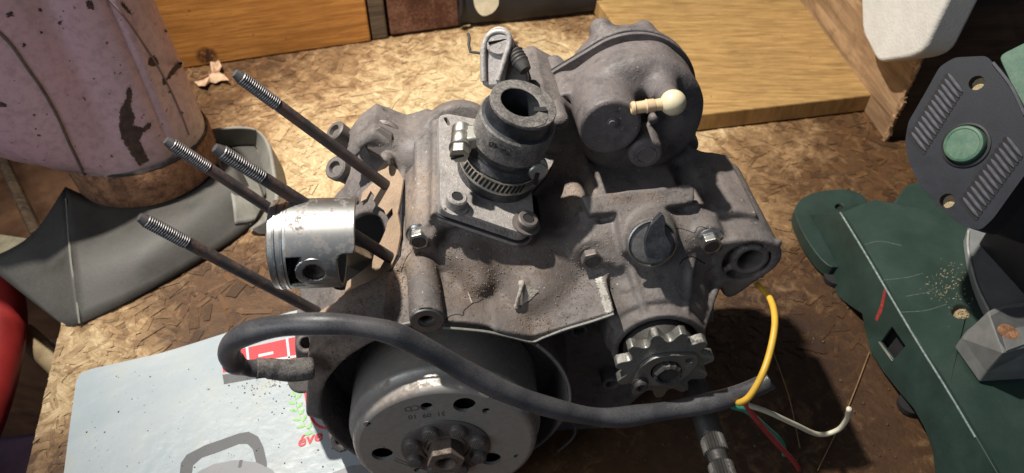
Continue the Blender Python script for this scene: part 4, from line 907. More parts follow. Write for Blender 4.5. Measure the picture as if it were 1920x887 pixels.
# ---- flywheel
FQ = np.array(Q(836, 837, 0)); FC = W(*FQ)
fly = thing('flywheel', '', '', FC); del fly['label']; del fly['category']
fly.parent = eng; fly.location = Vector(FC-ORG[eng.name])*S
fh = [((871, 759), 6.4), ((717, 851), 6.4), ((920, 860), 6.4), ((800, 762), 3.6), ((689, 795), 2.3), ((924, 745), 2.3), ((912, 770), 2.5), ((969, 855), 1.9), ((783, 881), 2.3)]
hl = []
for (p_, r_) in fh: hl.append(circ(QW(*p_, 0), AC, r_, 22))
MB().prism(circ(FC, AC, 50.6, 96), AC, 2.2, hl).build('rotor_face', M['alu'], fly, smooth=30)
MB().lathe(FC, AC, [(50.6, 0), (52.4, -.5), (53.8, -1.8), (54.6, -4), (54.9, -7.5), (55.1, -9.5), (56.9, -12.5), (57.6, -13.6), (57.8, -15), (57.8, -50), (50, -50), (50, -4), (46, -2.1)], 96).build('rotor_rim', M['rim'], fly, smooth=50)
MB().lathe(FC-AC*9, AC, [(0, 0), (49, 0)], 48).build('rotor_inside', M['hole'], fly)
MB().lathe(FC, AC, [(14, -3), (14, 1.6), (22, 2.0), (25.4, 1.6), (26.4, .8), (26.6, -.5)], 64).build('hub_plate', M['bolt_dirty'], fly, smooth=40)
MB().lathe(FC-AC*3, AC, [(0, 0), (14, 0)], 32).build('hub_recess', M['hole'], fly)
hx, hy, _ = frame(AC, AR)
for i in range(8):
    t = math.radians(22.5+45*i); o_ = FC+(hx*math.cos(t)+hy*math.sin(t))*20.6+AC*1.7; m_ = MB()
    m_.lathe(o_, AC, [(4.9, 0), (4.9, 2.4), (4.5, 3.3), (3.8, 3.7), (0, 3.8)], 20)
    for gx_ in np.arange(-3.4, 3.5, 1.15):
        for gy_ in np.arange(-3.4, 3.5, 1.15):
            if gx_*gx_+gy_*gy_ < 13: p_ = o_+hx*(gx_+gy_*.3)+hy*gy_+AC*3.7; m_.add([p_-hx*.45, p_-hy*.45, p_+hx*.45, p_+hy*.45, p_+AC*.5], [(0, 1, 4), (1, 2, 4), (2, 3, 4), (3, 0, 4)])
    m_.build('bolt', M['bolt_dirty'], fly, smooth=30)
def hexpts(o, n, r, xh, ph=0): return circ(o, n, r, 6, xh, ph=ph)
def hexnut(name, o, n, r, h, hole, mat, parent, ph=0, xh=(1, .01, 0)):
    x, y, n = frame(n, xh); m_ = MB(); m_.prism(hexpts(o+n*h, n, r, x, ph), n, h, [circ(o+n*h, n, hole, 18, x)] if hole else ())
    return m_.build(name, mat, parent, smooth=0, bevel=.5)
FN = FC+AC*1; hexnut('hub_nut', FN-AC*3, AC, 11.2, 13.5, 6.0, M['rust_nut'], fly, .2)
MB().lathe(FN-AC*3, AC, [(12.8, 0), (12.8, 3), (11, 3.6)], 32).build('nut_washer', M['rust_nut'], fly)
m_ = MB(); 
for k in range(7): m_.lathe(FN+AC*(3+k*1.1), AC, [(6.0, 0), (5.3, .55), (6.0, 1.1)], 24)
m_.build('nut_thread', M['rust_nut'], fly, smooth=0)
MB().lathe(FN+AC*3.5, AC, [(0, 0), (5.4, 0)], 20).build('shaft_end', M['hole'], fly)
text('stamped_number', '31  09  10', QW(800, 778, .06)+AC*.1, -AR-AU*.08, AC, 5.2, M['bolt_dirty'], fly, .06)
text('stamped_letters', 'CD', QW(772, 765, .06)+AC*.1, -AR-AU*.22, AC, 6.2, M['bolt_dirty'], fly, .06)
m_ = MB()
for (p_, r_) in (((738, 862), (765, 873)), ((742, 859), (770, 870)), ((713, 834), (706, 838)), ((719, 836), (721, 840))): m_.tube([QW(*p_, .1), QW(*r_, .1)], .18, 5)
m_.build('scribed_mark', M['bolt_dirty'], fly)

# ---- sprocket
sp = thing('sprocket', '', '', W(rs, us, -2)); del sp['label']; del sp['category']; sp.parent = eng; sp.location = Vector(W(rs, us, -2)-ORG[eng.name])*S
NTH = 11; P_ = []
rt = 27.3; rr = 20.6
for i in range(NTH):
    c_ = 2*math.pi*(i+.29)/NTH; half = math.pi/NTH
    for (f_, r_) in ((-1, rr), (-.80, rr+.25), (-.62, rr+1.5), (-.5, rr+3.4), (-.36, rt-1.6), (-.24, rt-.3), (-.1, rt), (.1, rt), (.24, rt-.3), (.36, rt-1.6), (.5, rr+3.4), (.62, rr+1.5), (.80, rr+.25)):
        t = c_+f_*half; P_.append(W(rs+r_*math.cos(t), us+r_*math.sin(t), 0))
MB().prism(P_, AC, 6.4, [circ(W(rs, us, 0), AC, 9, 24)]).build('toothed_wheel', M['sprocket'], sp, smooth=35, bevel=.5)
MB().lathe(W(rs, us, -7), AC, [(0, 0), (20, 0), (20, -12), (0, -12)], 32).build('shaft_collar', M['dark_steel'], sp)
rp = [W(rs+x_, us+y_, 2.6) for x_, y_ in [(-17, -9), (-16.5, -4), (-14, 4), (-8, 10.5), (0, 12.5), (8, 12), (14, 11.5), (16.5, 8), (16.5, 3), (13, -5), (8, -11), (0, -13), (-8, -12.5), (-13, -13)]]
MB().prism(smooth_loop(rp, 4), AC, 2.4, [circ(W(rs, us, 2.6), AC, 8.2, 24), circ(W(rs+12, us+7.5, 2.6), AC, 2.2, 14)]).build('retainer_plate', M['steel'], sp, smooth=30, bevel=.4)
MB().lathe(W(rs-13, us-9, 2.6), AC, [(4.6, 0), (4.6, .8), (3.9, 1), (3.9, 3.2), (3.2, 4), (2.2, 4), (2.2, 2.6), (0, 2.4)], 18).build('retainer_bolt', M['dark_steel'], sp, smooth=40)
MB().lathe(W(rs+1, us-1, 1), AC, [(8, -3), (7.4, 4), (6.4, 5), (5.6, 4.6), (5.6, 3), (0, 3)], 28, rfun=lambda t, h: 1+(.07 if int(t/(2*math.pi)*28) % 2 else -.02)).build('splined_shaft', M['dark_steel'], sp, smooth=30)
o_ = MB().lathe(W(rs, us, -26), AC, [(0, 0), (18, 0), (22, 1), (22, 3), (18, 4), (0, 4)], 40).build('oil_seal', M['rubber_clean'], eng)

# ---- bolts of the case
def flange_bolt(p, n, r=6.2, h=6.5, mat='steel', wmat='chrome', name='case_bolt', ph=.25):
    m_ = MB().lathe(p, n, [(r*1.28, 0), (r*1.28, .8), (r*1.12, 1.5), (0, 1.5)], 24); w_ = m_.build(name, M[wmat], eng, smooth=35)
    m2 = MB(); x, y, n = frame(n, AR); m2.prism(hexpts(p+n*h, n, r, x, ph), n, h-1.2); o = m2.build('bolt_head', M[mat], w_, smooth=0, bevel=.7)
    MB().lathe(p+n*(h+.05), n, [(0, 0), (r*.62, 0), (r*.66, .25), (r*.7, 0)], 18).build('head_recess', M['dark_steel'], w_); return w_
flange_bolt(QW(1108, 476, -49.6), AC, 6.3, mat='bolt_dirty', wmat='bolt_dirty'); flange_bolt(QW(1329, 448, -50), AC, 6.0); flange_bolt(QW(786, 438, -61), AC, 5.8, 7, mat='steel')
MB().lathe(QW(800, 600, -12), AC, [(4.5, .2), (4.5, .9), (8.2, .9), (8.8, .2)], 28).build('boss_rim', M['steel'], eng)

# ---- plug with its rubber fin
pp = QW(1222, 455, -37); n_ = nrm(AC+AU*.38)
MB().lathe(pp, n_, [(13.4, 0), (13.4, 1.2), (12.7, 1.6), (12.1, .6), (11.8, .2)], 40).build('plug_rim', M['steel'], eng)
plug = MB().lathe(pp+n_*.3, n_, [(0, .9), (10.2, .9), (11.4, .6), (11.8, 0)], 36).build('switch_plug', plain('plug_grey', (.16, .155, .15), .5, .3, 8, .1, 1.2, dust=(.32, .29, .26), dustamt=.6), eng)
vf = nrm(nrm(-ray(1225, 450))-AU*.25+AR*.15); fp0 = pp+n_*8
MB().prism(round_loop([onp(u, v, fp0, vf) for u, v in [(1212, 482), (1209, 452), (1218, 424), (1242, 399), (1247, 408), (1247, 438), (1260, 462), (1256, 478), (1234, 486)]], 1.5, 3), vf, 7).build('rubber_fin', M['rubber_clean'], plug, smooth=40, bevel=1.8, bseg=3)
text('case_number', 'HZ17454', W(*tp(1197, 369, .05)), -AR+AU*.02, M3.T @ nT, 8.2, M['dirt'], eng, .12, .05)
text('case_letters', 'H  A9  H', W(*tp(1204, 410, .05)), -AR+AU*.02, M3.T @ nT, 5.6, M['dirt'], eng, .12)

# ---- studs
def stud(b, uv, ln=0):
    tipp = near(*uv, b, SD); d = nrm(tipp-b); L = np.linalg.norm(tipp-b); m_ = MB(); th = 27
    x = 3.35
    o = m_.tube([b-d*8, b, b+d*(L-th-2), b+d*(L-th)], [x, x, x, x*.94], 20).build('stud', M['stud'], eng, smooth=50)
    prof = []; k = int((th-3)/1.25)
    for i in range(k): prof += [(3.05, i*1.25), (3.62, i*1.25+.5), (3.62, i*1.25+.72)]
    prof += [(3.0, k*1.25), (3.2, k*1.25+.3), (2.2, th+.4), (0, th+.5)]
    MB().lathe(b+d*(L-th), d, prof, 24).build('stud_thread', M['thread'], o, smooth=25); return o
for b_, p_ in ((S1, (262, 407)), (S2, (404, 277)), (S3, (441, 137)), (S4, (312, 263))): stud(b_, p_)

# ---- torn base gasket and deck
GP = S2+DN*1.8
gpix = [(722, 300), (740, 310), (748, 322), (756, 334), (752, 356), (749, 380), (745, 400), (750, 424), (751, 440), (744, 476), (733, 500), (722, 512), (706, 530), (688, 552), (668, 572), (652, 590), (640, 600), (604, 612), (584, 604), (592, 590), (612, 576), (630, 566), (646, 548), (652, 528), (668, 516), (690, 500), (698, 488), (704, 470), (714, 452), (722, 432), (727, 416), (737, 402), (736, 390), (724, 402), (720, 394), (708, 386), (700, 374), (702, 366), (694, 358), (686, 372), (676, 378), (680, 360), (700, 340), (708, 318)]
gl = []
for i_, (u, v) in enumerate(gpix):
    gl.append(onp(u+rng.uniform(-1, 1), v+rng.uniform(-1, 1), GP, DN))
o = MB().prism(gl, DN, 1.1).build('base_gasket', M['gasket'], eng, smooth=0)
e_ = [onp(u, v, S2+DN*.2, DN) for u, v in [(758, 336), (754, 380), (752, 430), (750, 478), (735, 506), (700, 546), (664, 586), (606, 618), (600, 608), (640, 596), (690, 545), (735, 495), (742, 470), (745, 400), (750, 340)]]
MB().prism(e_, DN, 5).build('deck_edge', M['gasket_dark'], eng, smooth=0)
sh_ = [onp(u, v, GP-DN*.8, DN) for u, v in [(672, 378), (684, 366), (696, 352), (700, 372), (712, 384), (724, 400), (736, 392), (728, 420), (716, 452), (700, 480), (690, 498), (664, 505), (652, 470), (650, 420)]]

MB().lathe(dc_-SD*44, SD, [(0, 0), (24.4, .1), (24.4, 43)], 64).build('cylinder_bore', M['hole'], eng, smooth=40)
# ---- piston
PA = nrm(camdir(-.99, -.03, -.10)); pc = D(597, 455, 392)      # towards the crown
PR = 23.6
pinax = AC-PA*AC.dot(PA); pinax = nrm(pinax); px3 = nrm(np.cross(PA, pinax))
crown = near(517, 456, pc, PA); Lc = (crown-pc).dot(PA)
pis = thing('piston', '', '', pc); del pis['label']; del pis['category']; pis.parent = eng; pis.location = Vector(pc-ORG[eng.name])*S
SK = -(np.linalg.norm(near(674, 455, pc, PA)-pc))
prof = [(0, Lc+1.6), (PR*.5, Lc+1.3), (PR-1.6, Lc+.3), (PR-.5, Lc-.4), (PR-.35, Lc-2.6), (PR-1.5, Lc-2.65), (PR-1.5, Lc-3.9), (PR-.3, Lc-3.95), (PR-.3, Lc-6.3), (PR-1.5, Lc-6.35), (PR-1.5, Lc-7.6), (PR-.2, Lc-7.65), (PR, Lc-9)]
prof_r = prof[::-1]
# skirt: wall with the pin window and port cut-outs, built as a grid with cells left out and made solid
NTS, NH = 260, 70; h0_, h1_ = SK, Lc-9
usg = 1 if px3.dot(camdir(0, 1, 0)) > 0 else -1
V = []; Fc = []
for j in range(NH+1):
    h_ = h0_+(h1_-h0_)*j/NH
    for i in range(NTS):
        t = 2*math.pi*i/NTS; V.append(pc+PA*h_+(pinax*math.cos(t)+px3*math.sin(t))*PR)
for j in range(NH):
    h_ = h0_+(h1_-h0_)*(j+.5)/NH
    for i in range(NTS):
        t = 2*math.pi*(i+.5)/NTS; t = (t+math.pi) % (2*math.pi)-math.pi; s_ = abs(t)*PR; cut = False
        tt = t*PR
        for sg in (1, -1):
            ta = tt if sg == 1 else ((t+2*math.pi) % (2*math.pi)-math.pi)*PR
            if abs(ta) < 9.5 and 5 < h_ < 14.3 and h_*h_+ta*ta > 84: cut = True
            tu = ta*usg if sg == 1 else -ta*usg
            if h_ < -12 and -37.2 < tu < 11-3.5*max(0, 1-(-12-h_)/3.5)**2+max(0, (-h_-20))*1.5: cut = True
            if h_*h_+ta*ta < 32: cut = True
        if not cut: Fc.append((j*NTS+i, j*NTS+(i+1) % NTS, (j+1)*NTS+(i+1) % NTS, (j+1)*NTS+i))
o = mesh_obj('skirt', V, Fc, M['piston'], pis, allsmooth=True); s_ = o.modifiers.new('solid', 'SOLIDIFY'); s_.thickness = 2.0*S; s_.offset = -1
ck = np.cross(pinax, px3).dot(PA)
if (np.cross(V[1]-V[0], V[NTS]-V[0])).dot(V[0]-pc) < 0: o.data.flip_normals()
MB().lathe(pc, PA, prof_r, 96).build('crown', M['piston'], pis, smooth=40)
for h_ in (Lc-3.28, Lc-6.98): MB().lathe(pc, PA, [(PR-2, h_-.5), (PR+.15, h_-.5), (PR+.15, h_+.5), (PR-2, h_+.5)], 96, close=True).build('piston_ring', M['chrome'], pis, smooth=40)
for sg in (1, -1):
    MB().lathe(pc+pinax*sg*(PR-1.2), pinax*sg, [(5.6, -12), (5.6, 0), (8.6, 0), (9.2, -1.2), (9.2, -12)], 36).build('pin_boss', M['piston'], pis, smooth=40)
MB().lathe(pc+pinax*(PR-7), pinax, [(0, 0), (5.6, 0)], 24).build('pin_hole_floor', M['rust_nut'], pis)  # disc closing the pin hole inside the boss
for h_ in (2.4, 3.6): MB().lathe(pc+pinax*(PR-7+h_), pinax, [(5.0, -.3), (5.8, 0), (5.0, .3)], 24).build('circlip', M['rust_nut'], pis)
MB().lathe(pc, PA, [(0, h1_-4.4), (PR-2.2, h1_-4.4)], 48).build('crown_inside', M['dark_steel'], pis)
# connecting rod from the pin into the cylinder mouth
rod_end = dc_-SD*30; rd = nrm(rod_end-pc); m_ = MB()
rx_ = nrm(np.cross(rd, AC)); Lr = np.linalg.norm(rod_end-pc)
m_.prism([pc+rx_*7+AC*2.5, pc+rd*Lr+rx_*9+AC*2.5, pc+rd*Lr-rx_*9+AC*2.5, pc-rx_*7+AC*2.5], AC, 6).lathe(pc-AC*6, AC, [(9, 0), (9, 12), (5, 12)], 24)
m_.build('connecting_rod', M['steel'], eng, smooth=30, bevel=.8)

# ---- intake flange, rubber and clamps
FNE = NF
hole_ = round_loop([fl_(831, 220), fl_(838, 219), fl_(846, 232), fl_(840, 236)], 1.5)
flg = MB().prism(round_loop(FLO, 4, 4), NF, 7.2, [hole_]).build('intake_flange', M['flange'], eng, smooth=30, bevel=1.1, bseg=3)
MB().prism([p+NF*-.3+nrm(p-np.mean(FLO, 0))*.6 for p in [fl_(831, 220, -6), fl_(838, 219, -6), fl_(846, 232, -6), fl_(840, 236, -6)]], NF, 1).build('slot_bottom', M['hole'], flg)
MB().prism(round_loop([p-NF*7.5+nrm(p-np.mean(FLO, 0))*1.2 for p in FLO], 4, 4), NF, 1.0).build('flange_gasket', M['gasket_dark'], flg, smooth=0)
MB().prism(round_loop([p-NF*8.6+nrm(p-np.mean(FLO, 0))*.2 for p in FLO], 4, 4), NF, 3.6).build('reed_plate', M['flange'], flg, smooth=30, bevel=.6)
e_d = nrm(FLO[7]-FLO[8]); e_n = nrm(np.cross(e_d, NF)); e_n = e_n if e_n.dot(AC) > 0 else -e_n
text('raised_letters', '(DERBI) EBD0196', (FLO[7]*.53+FLO[8]*.47)-NF*3.8+e_n*.05, e_d, e_n, 4.3, M['flange'], flg, .35, .08)
def socket_screw(p, n, r, h, mat, name='socket_screw'):
    x, y, n = frame(n, AR); o = MB().lathe(p, n, [(r+2.2, 0), (r+2.2, 1), (r, 1.1), (r, h-.8), (r-.8, h), (r*.58, h), (r*.58, h-3.5), (0, h-3.5)], 30).build(name, M[mat], flg, smooth=35)
    MB().prism(hexpts(p+n*(h-.4), n, r*.56, x, .3), n, .3).build('hex_socket', M['hole'], o, smooth=0)
socket_screw(fl_(852, 384), NF, 5.6, 7.5, 'flange'); socket_screw(fl_(986, 420), NF, 5.8, 5.5, 'bolt_dirty')
rb = fl_(931, 322); tpc = near(971, 190, rb, NF); HR = (tpc-rb).dot(NF); ra = NF
RR = 63*((tpc-CAM).dot(camdir(0, 0, 1)))/FPX
print('rubber height', HR, 'R', RR)
boot = MB().lathe(rb, ra, [(RR*1.32, 0), (RR*1.32, 2), (RR*1.28, 3), (RR*1.28, HR*.32), (RR*1.10, HR*.39), (RR*1.06, HR*.46), (RR*1.16, HR*.47), (RR*1.16, HR*.53)], 56).build('intake_boot', M['rubber'], eng, smooth=40)
def notch(t, h): return 1
prf = [(RR*1.13, HR*.50), (RR*1.22, HR*.515), (RR*1.20, HR*.80), (RR*1.15, HR*.82), (RR*1.06, HR*.83), (RR*1.04, HR*.87), (RR*1.03, HR*.90), (RR*1.03, HR*.92), (RR*1.03, HR*.975), (RR*.99, HR), (RR*.62, HR*.985)]
MB().lathe(rb, ra, prf[:4], 64).build('number_band', M['rubber_dusty'], boot, smooth=35)
MB().lathe(rb, ra, prf[3:9], 64).build('upper_neck', M['rubber_clean'], boot, smooth=35)
x_, y_, _ = frame(ra, AR)
hc = rb+ra*HR+x_*(-RR*.10)-y_*(-RR*.02)
MB().prism(circ(rb+ra*(HR+.6), ra, RR*1.03, 64), ra, 3.2, [circ(hc+ra*.6, ra, RR*.60, 48)]).build('top_ring', M['rubber_dusty'], boot, smooth=30, bevel=.5)
MB().lathe(hc, ra, [(RR*.60, .3), (RR*.585, -2), (RR*.57, -HR*.6)], 48).build('bore_wall', M['rubber_clean'], boot)
MB().lathe(rb+ra*HR*.3, ra, [(0, 0), (RR, 0)], 32).build('bore_floor', M['hole'], boot)
MB().box(onp(1013, 205, rb+ra*(HR+.7), ra), [AR, y_, ra], (3.2, 1.6, .4)).build('ring_slot', M['hole'], boot)
MB().prism(round_loop([onp(u, v, rb+ra*(HR+.9), ra) for u, v in [(977, 226), (1012, 217), (1028, 218), (1022, 232), (1000, 238), (985, 238)]], 1.5), ra, 1.2).build('rubber_patch', M['rubber_dusty'], boot, smooth=0)
text('band_number', '26-40', near(918, 253, rb, ra)*0+(rb+ra*HR*.70+nrm(-AR*.42+AC*.9-ra*ra.dot(-AR*.42+AC*.9))*RR*1.215), -nrm(np.cross(ra, nrm(-AR*.42+AC*.9))), nrm(nrm(-AR*.42+AC*.9)-ra*ra.dot(nrm(-AR*.42+AC*.9))), 5.2, M['rubber'], boot, .2, .05)
ta = MB()
def band(name, h, wd, r, mat, parent, t0=0, t1=2*math.pi, th=.7, seg=80):
    V = []; Fc = []
    for i in range(seg+1):
        t = t0+(t1-t0)*i/seg; d = x_*math.cos(t)+y_*math.sin(t)
        for (rr_, hh) in ((r, -wd/2), (r+th, -wd/2), (r+th+.0, -wd/2+.9), (r+th*.6, -wd/2+1.3), (r+th*.6, wd/2-1.3), (r+th, wd/2-.9), (r+th, wd/2), (r, wd/2)): V.append(rb+ra*(h+hh)+d*rr_)
    n8 = 8
    for i in range(seg):
        for k in range(n8): Fc.append((i*n8+k, i*n8+(k+1) % n8, (i+1)*n8+(k+1) % n8, (i+1)*n8+k))
    Fc = [f[::-1] for f in Fc]
    return mesh_obj(name, V, Fc, M[mat], parent, smooth=40)
cl1 = band('lower_clamp_band', HR*.21, 9.4, RR*1.29, 'zinc', eng)
def ang(u, v, h):
    p = onp(u, v, rb+ra*h, ra)-rb-ra*h; return math.atan2(p.dot(y_), p.dot(x_))
t_a = ang(872, 300, HR*.22); t_b = ang(985, 352, HR*.22)
if t_b < t_a: t_b += 2*math.pi
n_s = 15
for i in range(n_s):
    t = t_a+(t_b-t_a)*(i+1.3)/(n_s+1); d = x_*math.cos(t)+y_*math.sin(t); tg = np.cross(ra, d); c_ = rb+ra*HR*.21+d*(RR*1.29+.62)
    MB().box(c_, [nrm(ra+tg*.22), nrm(tg-ra*.22), d], (2.9, .75, .12)).build('band_slot', M['hole'], cl1, smooth=0)
# worm housing and hexagon screw
wn = nrm(AC*.86+AU*.10-AR*.05+ra*.0); wc = near(862, 268, rb+ra*HR*.3, ra)
wc = D(864, 262, np.dot(rb+ra*HR*.35-CAM, camdir(0, 0, 1))-14)
wd_ = nrm(camdir(-.02, -.75, -.62))
MB().lathe(wc-wd_*9, wd_, [(4.6, 0), (5.4, .5), (5.4, 5), (5.0, 6), (5.4, 7), (5.4, 13), (4.6, 14)], 24).build('worm_housing', M['zinc'], cl1, smooth=40)
MB().box(wc-wd_*2+AR*5, [AR, wd_, np.cross(AR, wd_)], (6, 6, 4)).build('housing_saddle', M['zinc'], cl1, smooth=30, bevel=1.5)
MB().lathe(wc+wd_*5, wd_, [(4.4, 0), (6.0, .5), (6.0, 1.6), (4.4, 2.2)], 24).build('screw_collar', M['zinc'], cl1, smooth=40)
hs = hexnut('clamp_screw', wc+wd_*6.8, wd_, 5.4, 5.6, 0, M['zinc'], cl1, .1)
MB().box(wc+wd_*12.5, [nrm(AR+AU*.3), np.cross(wd_, nrm(AR+AU*.3)), wd_], (4.6, .8, .25)).build('screw_slot', M['hole'], hs)
# upper clamp with slotted brass screw at the right
cl2 = band('upper_clamp_band', HR*.43, 4.0, RR*1.12, 'rubber_clean', eng)
dpt = np.dot(rb+ra*HR*.3-CAM, camdir(0, 0, 1))
sc2 = D(1006, 318, dpt-8); sd_ = nrm(camdir(.12, -.62, -.75))
o = MB().lathe(sc2-sd_*4, sd_, [(6.6, 0), (6.6, 3), (5.4, 4.5), (5.4, 6.2), (4.2, 7.4), (0, 7.6)], 28).build('slotted_screw', M['zinc'], cl2, smooth=35)
MB().box(sc2+sd_*3.4, [nrm(camdir(.25, 1, 0)), nrm(np.cross(sd_, camdir(.25, 1, 0))), sd_], (6.2, 1.2, .6)).build('screw_slot', M['hole'], o)
MB().tube(spline([sc2-sd_*4, sc2-sd_*9+ra*1, sc2-sd_*16+ra*2-AR*2], 4), 5.6, 16).build('clamp_lug', M['rubber_dusty'], cl2, smooth=50)
for k in range(3): MB().tube([D(979+k*6, 299-k*3, dpt-15), D(991+k*6, 283-k*3, dpt-13)], .8, 8).build('clip_wire', M['steel'], cl2)

# ---- round cover with the white elbow
B = Cast((52, 66, -184), (186, 196, -56), 1.0)
gc = np.array(q(1180, 180, -140)); fc = np.array([gc[0], gc[1], -78.])
Rg = 40.5
B.cyl((gc[0], gc[1], -140), (gc[0], gc[1], -112), Rg-1.5, Rg-3, 6, 3)
B.ell((gc[0], gc[1], -116), (Rg-4, Rg-4, 13), 5)
rc_ = np.array(q(1222, 222, -104)); B.ell((rc_[0], rc_[1], -99), (19, 20, 12), 3, op='sub')
lb = np.array(q(1145, 240, -86)); B.cyl((lb[0], lb[1], -128), lb, 18.5, 17.2, 2.5, 3)
l2 = np.array(q(1212, 290, -86)); B.cyl((l2[0], l2[1], -128), l2, 11, 9.5, 2, 3)
l3 = np.array(q(1243, 170, -104)); B.cap((l3[0], l3[1]+3, -132), l3, 11, 8, 4)
B.cap((l3[0]-3, l3[1]-18, -110), (l2[0]+6, l2[1]+14, -102), 3, 3, 4)
B.cyl(l3-(0, 0, 8), l3+(0, -2, 5), 7.8, 7.2, 1, 3)

sg1 = np.array(q(1062, 195, -116)); B.cyl(sg1, (sg1[0], sg1[1], -140), 7.2, 8, 1, 4); B.cyl(sg1-(0, 0, 7), sg1+(0, 0, 3), 3, 3, .3, .5, op='sub')
B.cap((sg1[0]+4, sg1[1]+2, -136), (gc[0]-20, gc[1]+20, -136), 5.5, 7, 6)
sg2 = np.array(q(1292, 275, -128)); B.cyl(sg2, (sg2[0], sg2[1], -140), 6, 6, 1, 4); B.cap((sg2[0], sg2[1], -134), (gc[0]+22, gc[1]-18, -134), 5, 8, 5)
B.lump(.08, 7)
cov = B.build('round_cover', M['cover'], eng); del B
# gasket, then the back shell
def outline(c, gr=0.0):
    P = []
    for i in range(72):
        t = 2*math.pi*i/72; r_ = Rg+gr
        P.append(np.array([gc[0]+r_*math.cos(t), gc[1]+r_*math.sin(t)]))
    a_ = np.array([sg1[0], sg1[1]]); b_ = np.array([sg2[0], sg2[1]])
    for (lug, rl) in ((a_, 9+gr), (b_, 7+gr)):
        for i in range(24): t = 2*math.pi*i/24; P.append(lug+np.array([math.cos(t), math.sin(t)])*rl)
    P = sorted(map(tuple, P)); hull = []
    for seq in (P, P[::-1]):
        h = []
        for p in seq:
            while len(h) > 1 and (h[-1][0]-h[-2][0])*(p[1]-h[-2][1])-(h[-1][1]-h[-2][1])*(p[0]-h[-2][0]) <= 0: h.pop()
            h.append(p)
        hull += h[:-1]
    return [W(p[0], p[1], c) for p in hull]
MB().prism(outline(-140.2, .6), AC, 2.6).build('cover_flange', M['cover'], cov, smooth=25, bevel=.5)
MB().prism(outline(-143, -.4), AC, 3.4).build('cover_gasket', M['rubber_clean'], eng, smooth=25)
B = Cast((48, 60, -190), (190, 200, -138), 1.2)
B.cyl((gc[0], gc[1], -163), (gc[0], gc[1], -146.8), Rg-4, Rg+.5, 2, 2)
for (u_, v_, r0) in ((1127, 55, 7), (1207, 55, 5.5)):
    a_ = np.array(q(u_, v_, -162)); B.cap(a_, (a_[0]*.8+gc[0]*.2, a_[1]*.86+gc[1]*.14, -152), r0, r0-1, 5)
a_ = np.array(q(1036, 118, -164)); B.cyl(a_, (sg1[0], sg1[1], -146.8), 6.6, 7.4, 2, 4); B.cap((a_[0], a_[1]-4, -152), (gc[0]-22, gc[1]+10, -152), 6, 8, 5)
B.cyl((sg2[0], sg2[1], -146.8), (sg2[0], sg2[1], -162), 6, 6, 1, 3)
B.lump(.08, 7); B.build('back_shell', M['cover'], eng); del B
MB().tube(spline([QW(1233, 76, -143), QW(1243, 92, -141), QW(1252, 108, -139)], 4), 1.7, 10).build('steel_clip', M['chrome'], eng)
# elbow
bl = QW(1262, 192, -80); l3w = W(*l3)
el = MB().lathe(l3w, nrm(bl-l3w), [(6.2, -4), (6.2, np.linalg.norm(bl-l3w))], 28).build('elbow_stem', M['cover'], eng, smooth=40)
V = []; m_ = MB(); m_.lathe(bl, AC, [(6.9*math.sin(math.pi*k/16), -6.9*math.cos(math.pi*k/16)) for k in range(17)], 32); m_.build('elbow_ball', M['cream'], el, smooth=60)
ne = near(1183, 203, bl, nrm(-AR-AU*.08)); nd = nrm(ne-bl); L_ = np.linalg.norm(ne-bl)
MB().lathe(bl, nd, [(3.2, 0), (3.3, 6), (3.1, L_*.42), (3.6, L_*.46), (3.6, L_*.60), (3.85, L_*.63), (3.3, L_*.66), (3.2, L_*.88), (3.7, L_*.91), (3.5, L_*.97), (2.7, L_), (1.6, L_), (1.6, L_-3), (0, L_-3)], 28).build('hose_nipple', M['cream_old'], el, smooth=30)
fr = W(lb[0], lb[1], lb[2]+.2)
MB().lathe(QW(1148, 231, -83.9), AC, [(0, .8), (1.8, .7), (2.2, 0), (2.9, .1), (3.1, 0)], 24).build('centre_mark', M['cover'], cov, smooth=30)
MB().lathe(W(l2[0], l2[1], l2[2]), AC, [(5.0, .1), (5.3, .45), (5.7, .1)], 36).build('cap_ring', M['cover'], cov)

# ---- clutch lever on top, behind the intake
hz_ = -150
tz = QW(936, 72, -128); ba = QW(930, 150, -110); ld_ = nrm(tz-ba); ln2 = nrm(-ray(935, 80)+camdir(-.1, .1, 0)*.2); ls = np.cross(ln2, ld_); 
arm = MB(); pl_ = [(914, 72), (922, 60), (936, 56), (952, 60), (962, 76), (960, 98), (948, 130), (940, 160), (905, 160), (905, 120)]
arm.prism(smooth_loop([onp(u, v, tz, ln2) for u, v in pl_], 3), ln2, 14); la = arm.build('clutch_arm', M['flange'], eng, smooth=35, bevel=2, bseg=3)
MB().lathe(onp(936, 77, tz+ln2*.2, ln2), ln2, [(7.8, 0), (7.8, 1.2), (7, 1.8), (0, 1.8)], 28).build('arm_screw', M['flange'], la, smooth=35)
MB().box(onp(936, 77, tz+ln2*2.0, ln2), [nrm(AR+AU*.15), nrm(AU-AR*.15), ln2], (6, .8, .2)).build('screw_slot', M['hole'], la)
MB().tube(spline([onp(u, v, tz+ln2*1.0, ln2) for u, v in [(907, 152), (906, 115), (908, 84), (918, 65), (936, 59), (952, 64), (955, 82), (946, 112), (934, 150)]], 6), 1.8, 12).build('arm_rib', M['flange'], la)
MB().prism(smooth_loop([onp(u, v, tz-ln2*6, ln2) for u, v in [(938, 60), (956, 66), (968, 84), (975, 108), (990, 148), (975, 175), (925, 170), (918, 120)]], 3), ln2, 22).build('lever_body', M['cast'], eng, smooth=35, bevel=3, bseg=3)
sb = onp(970, 108, tz-ln2*3, ln2)
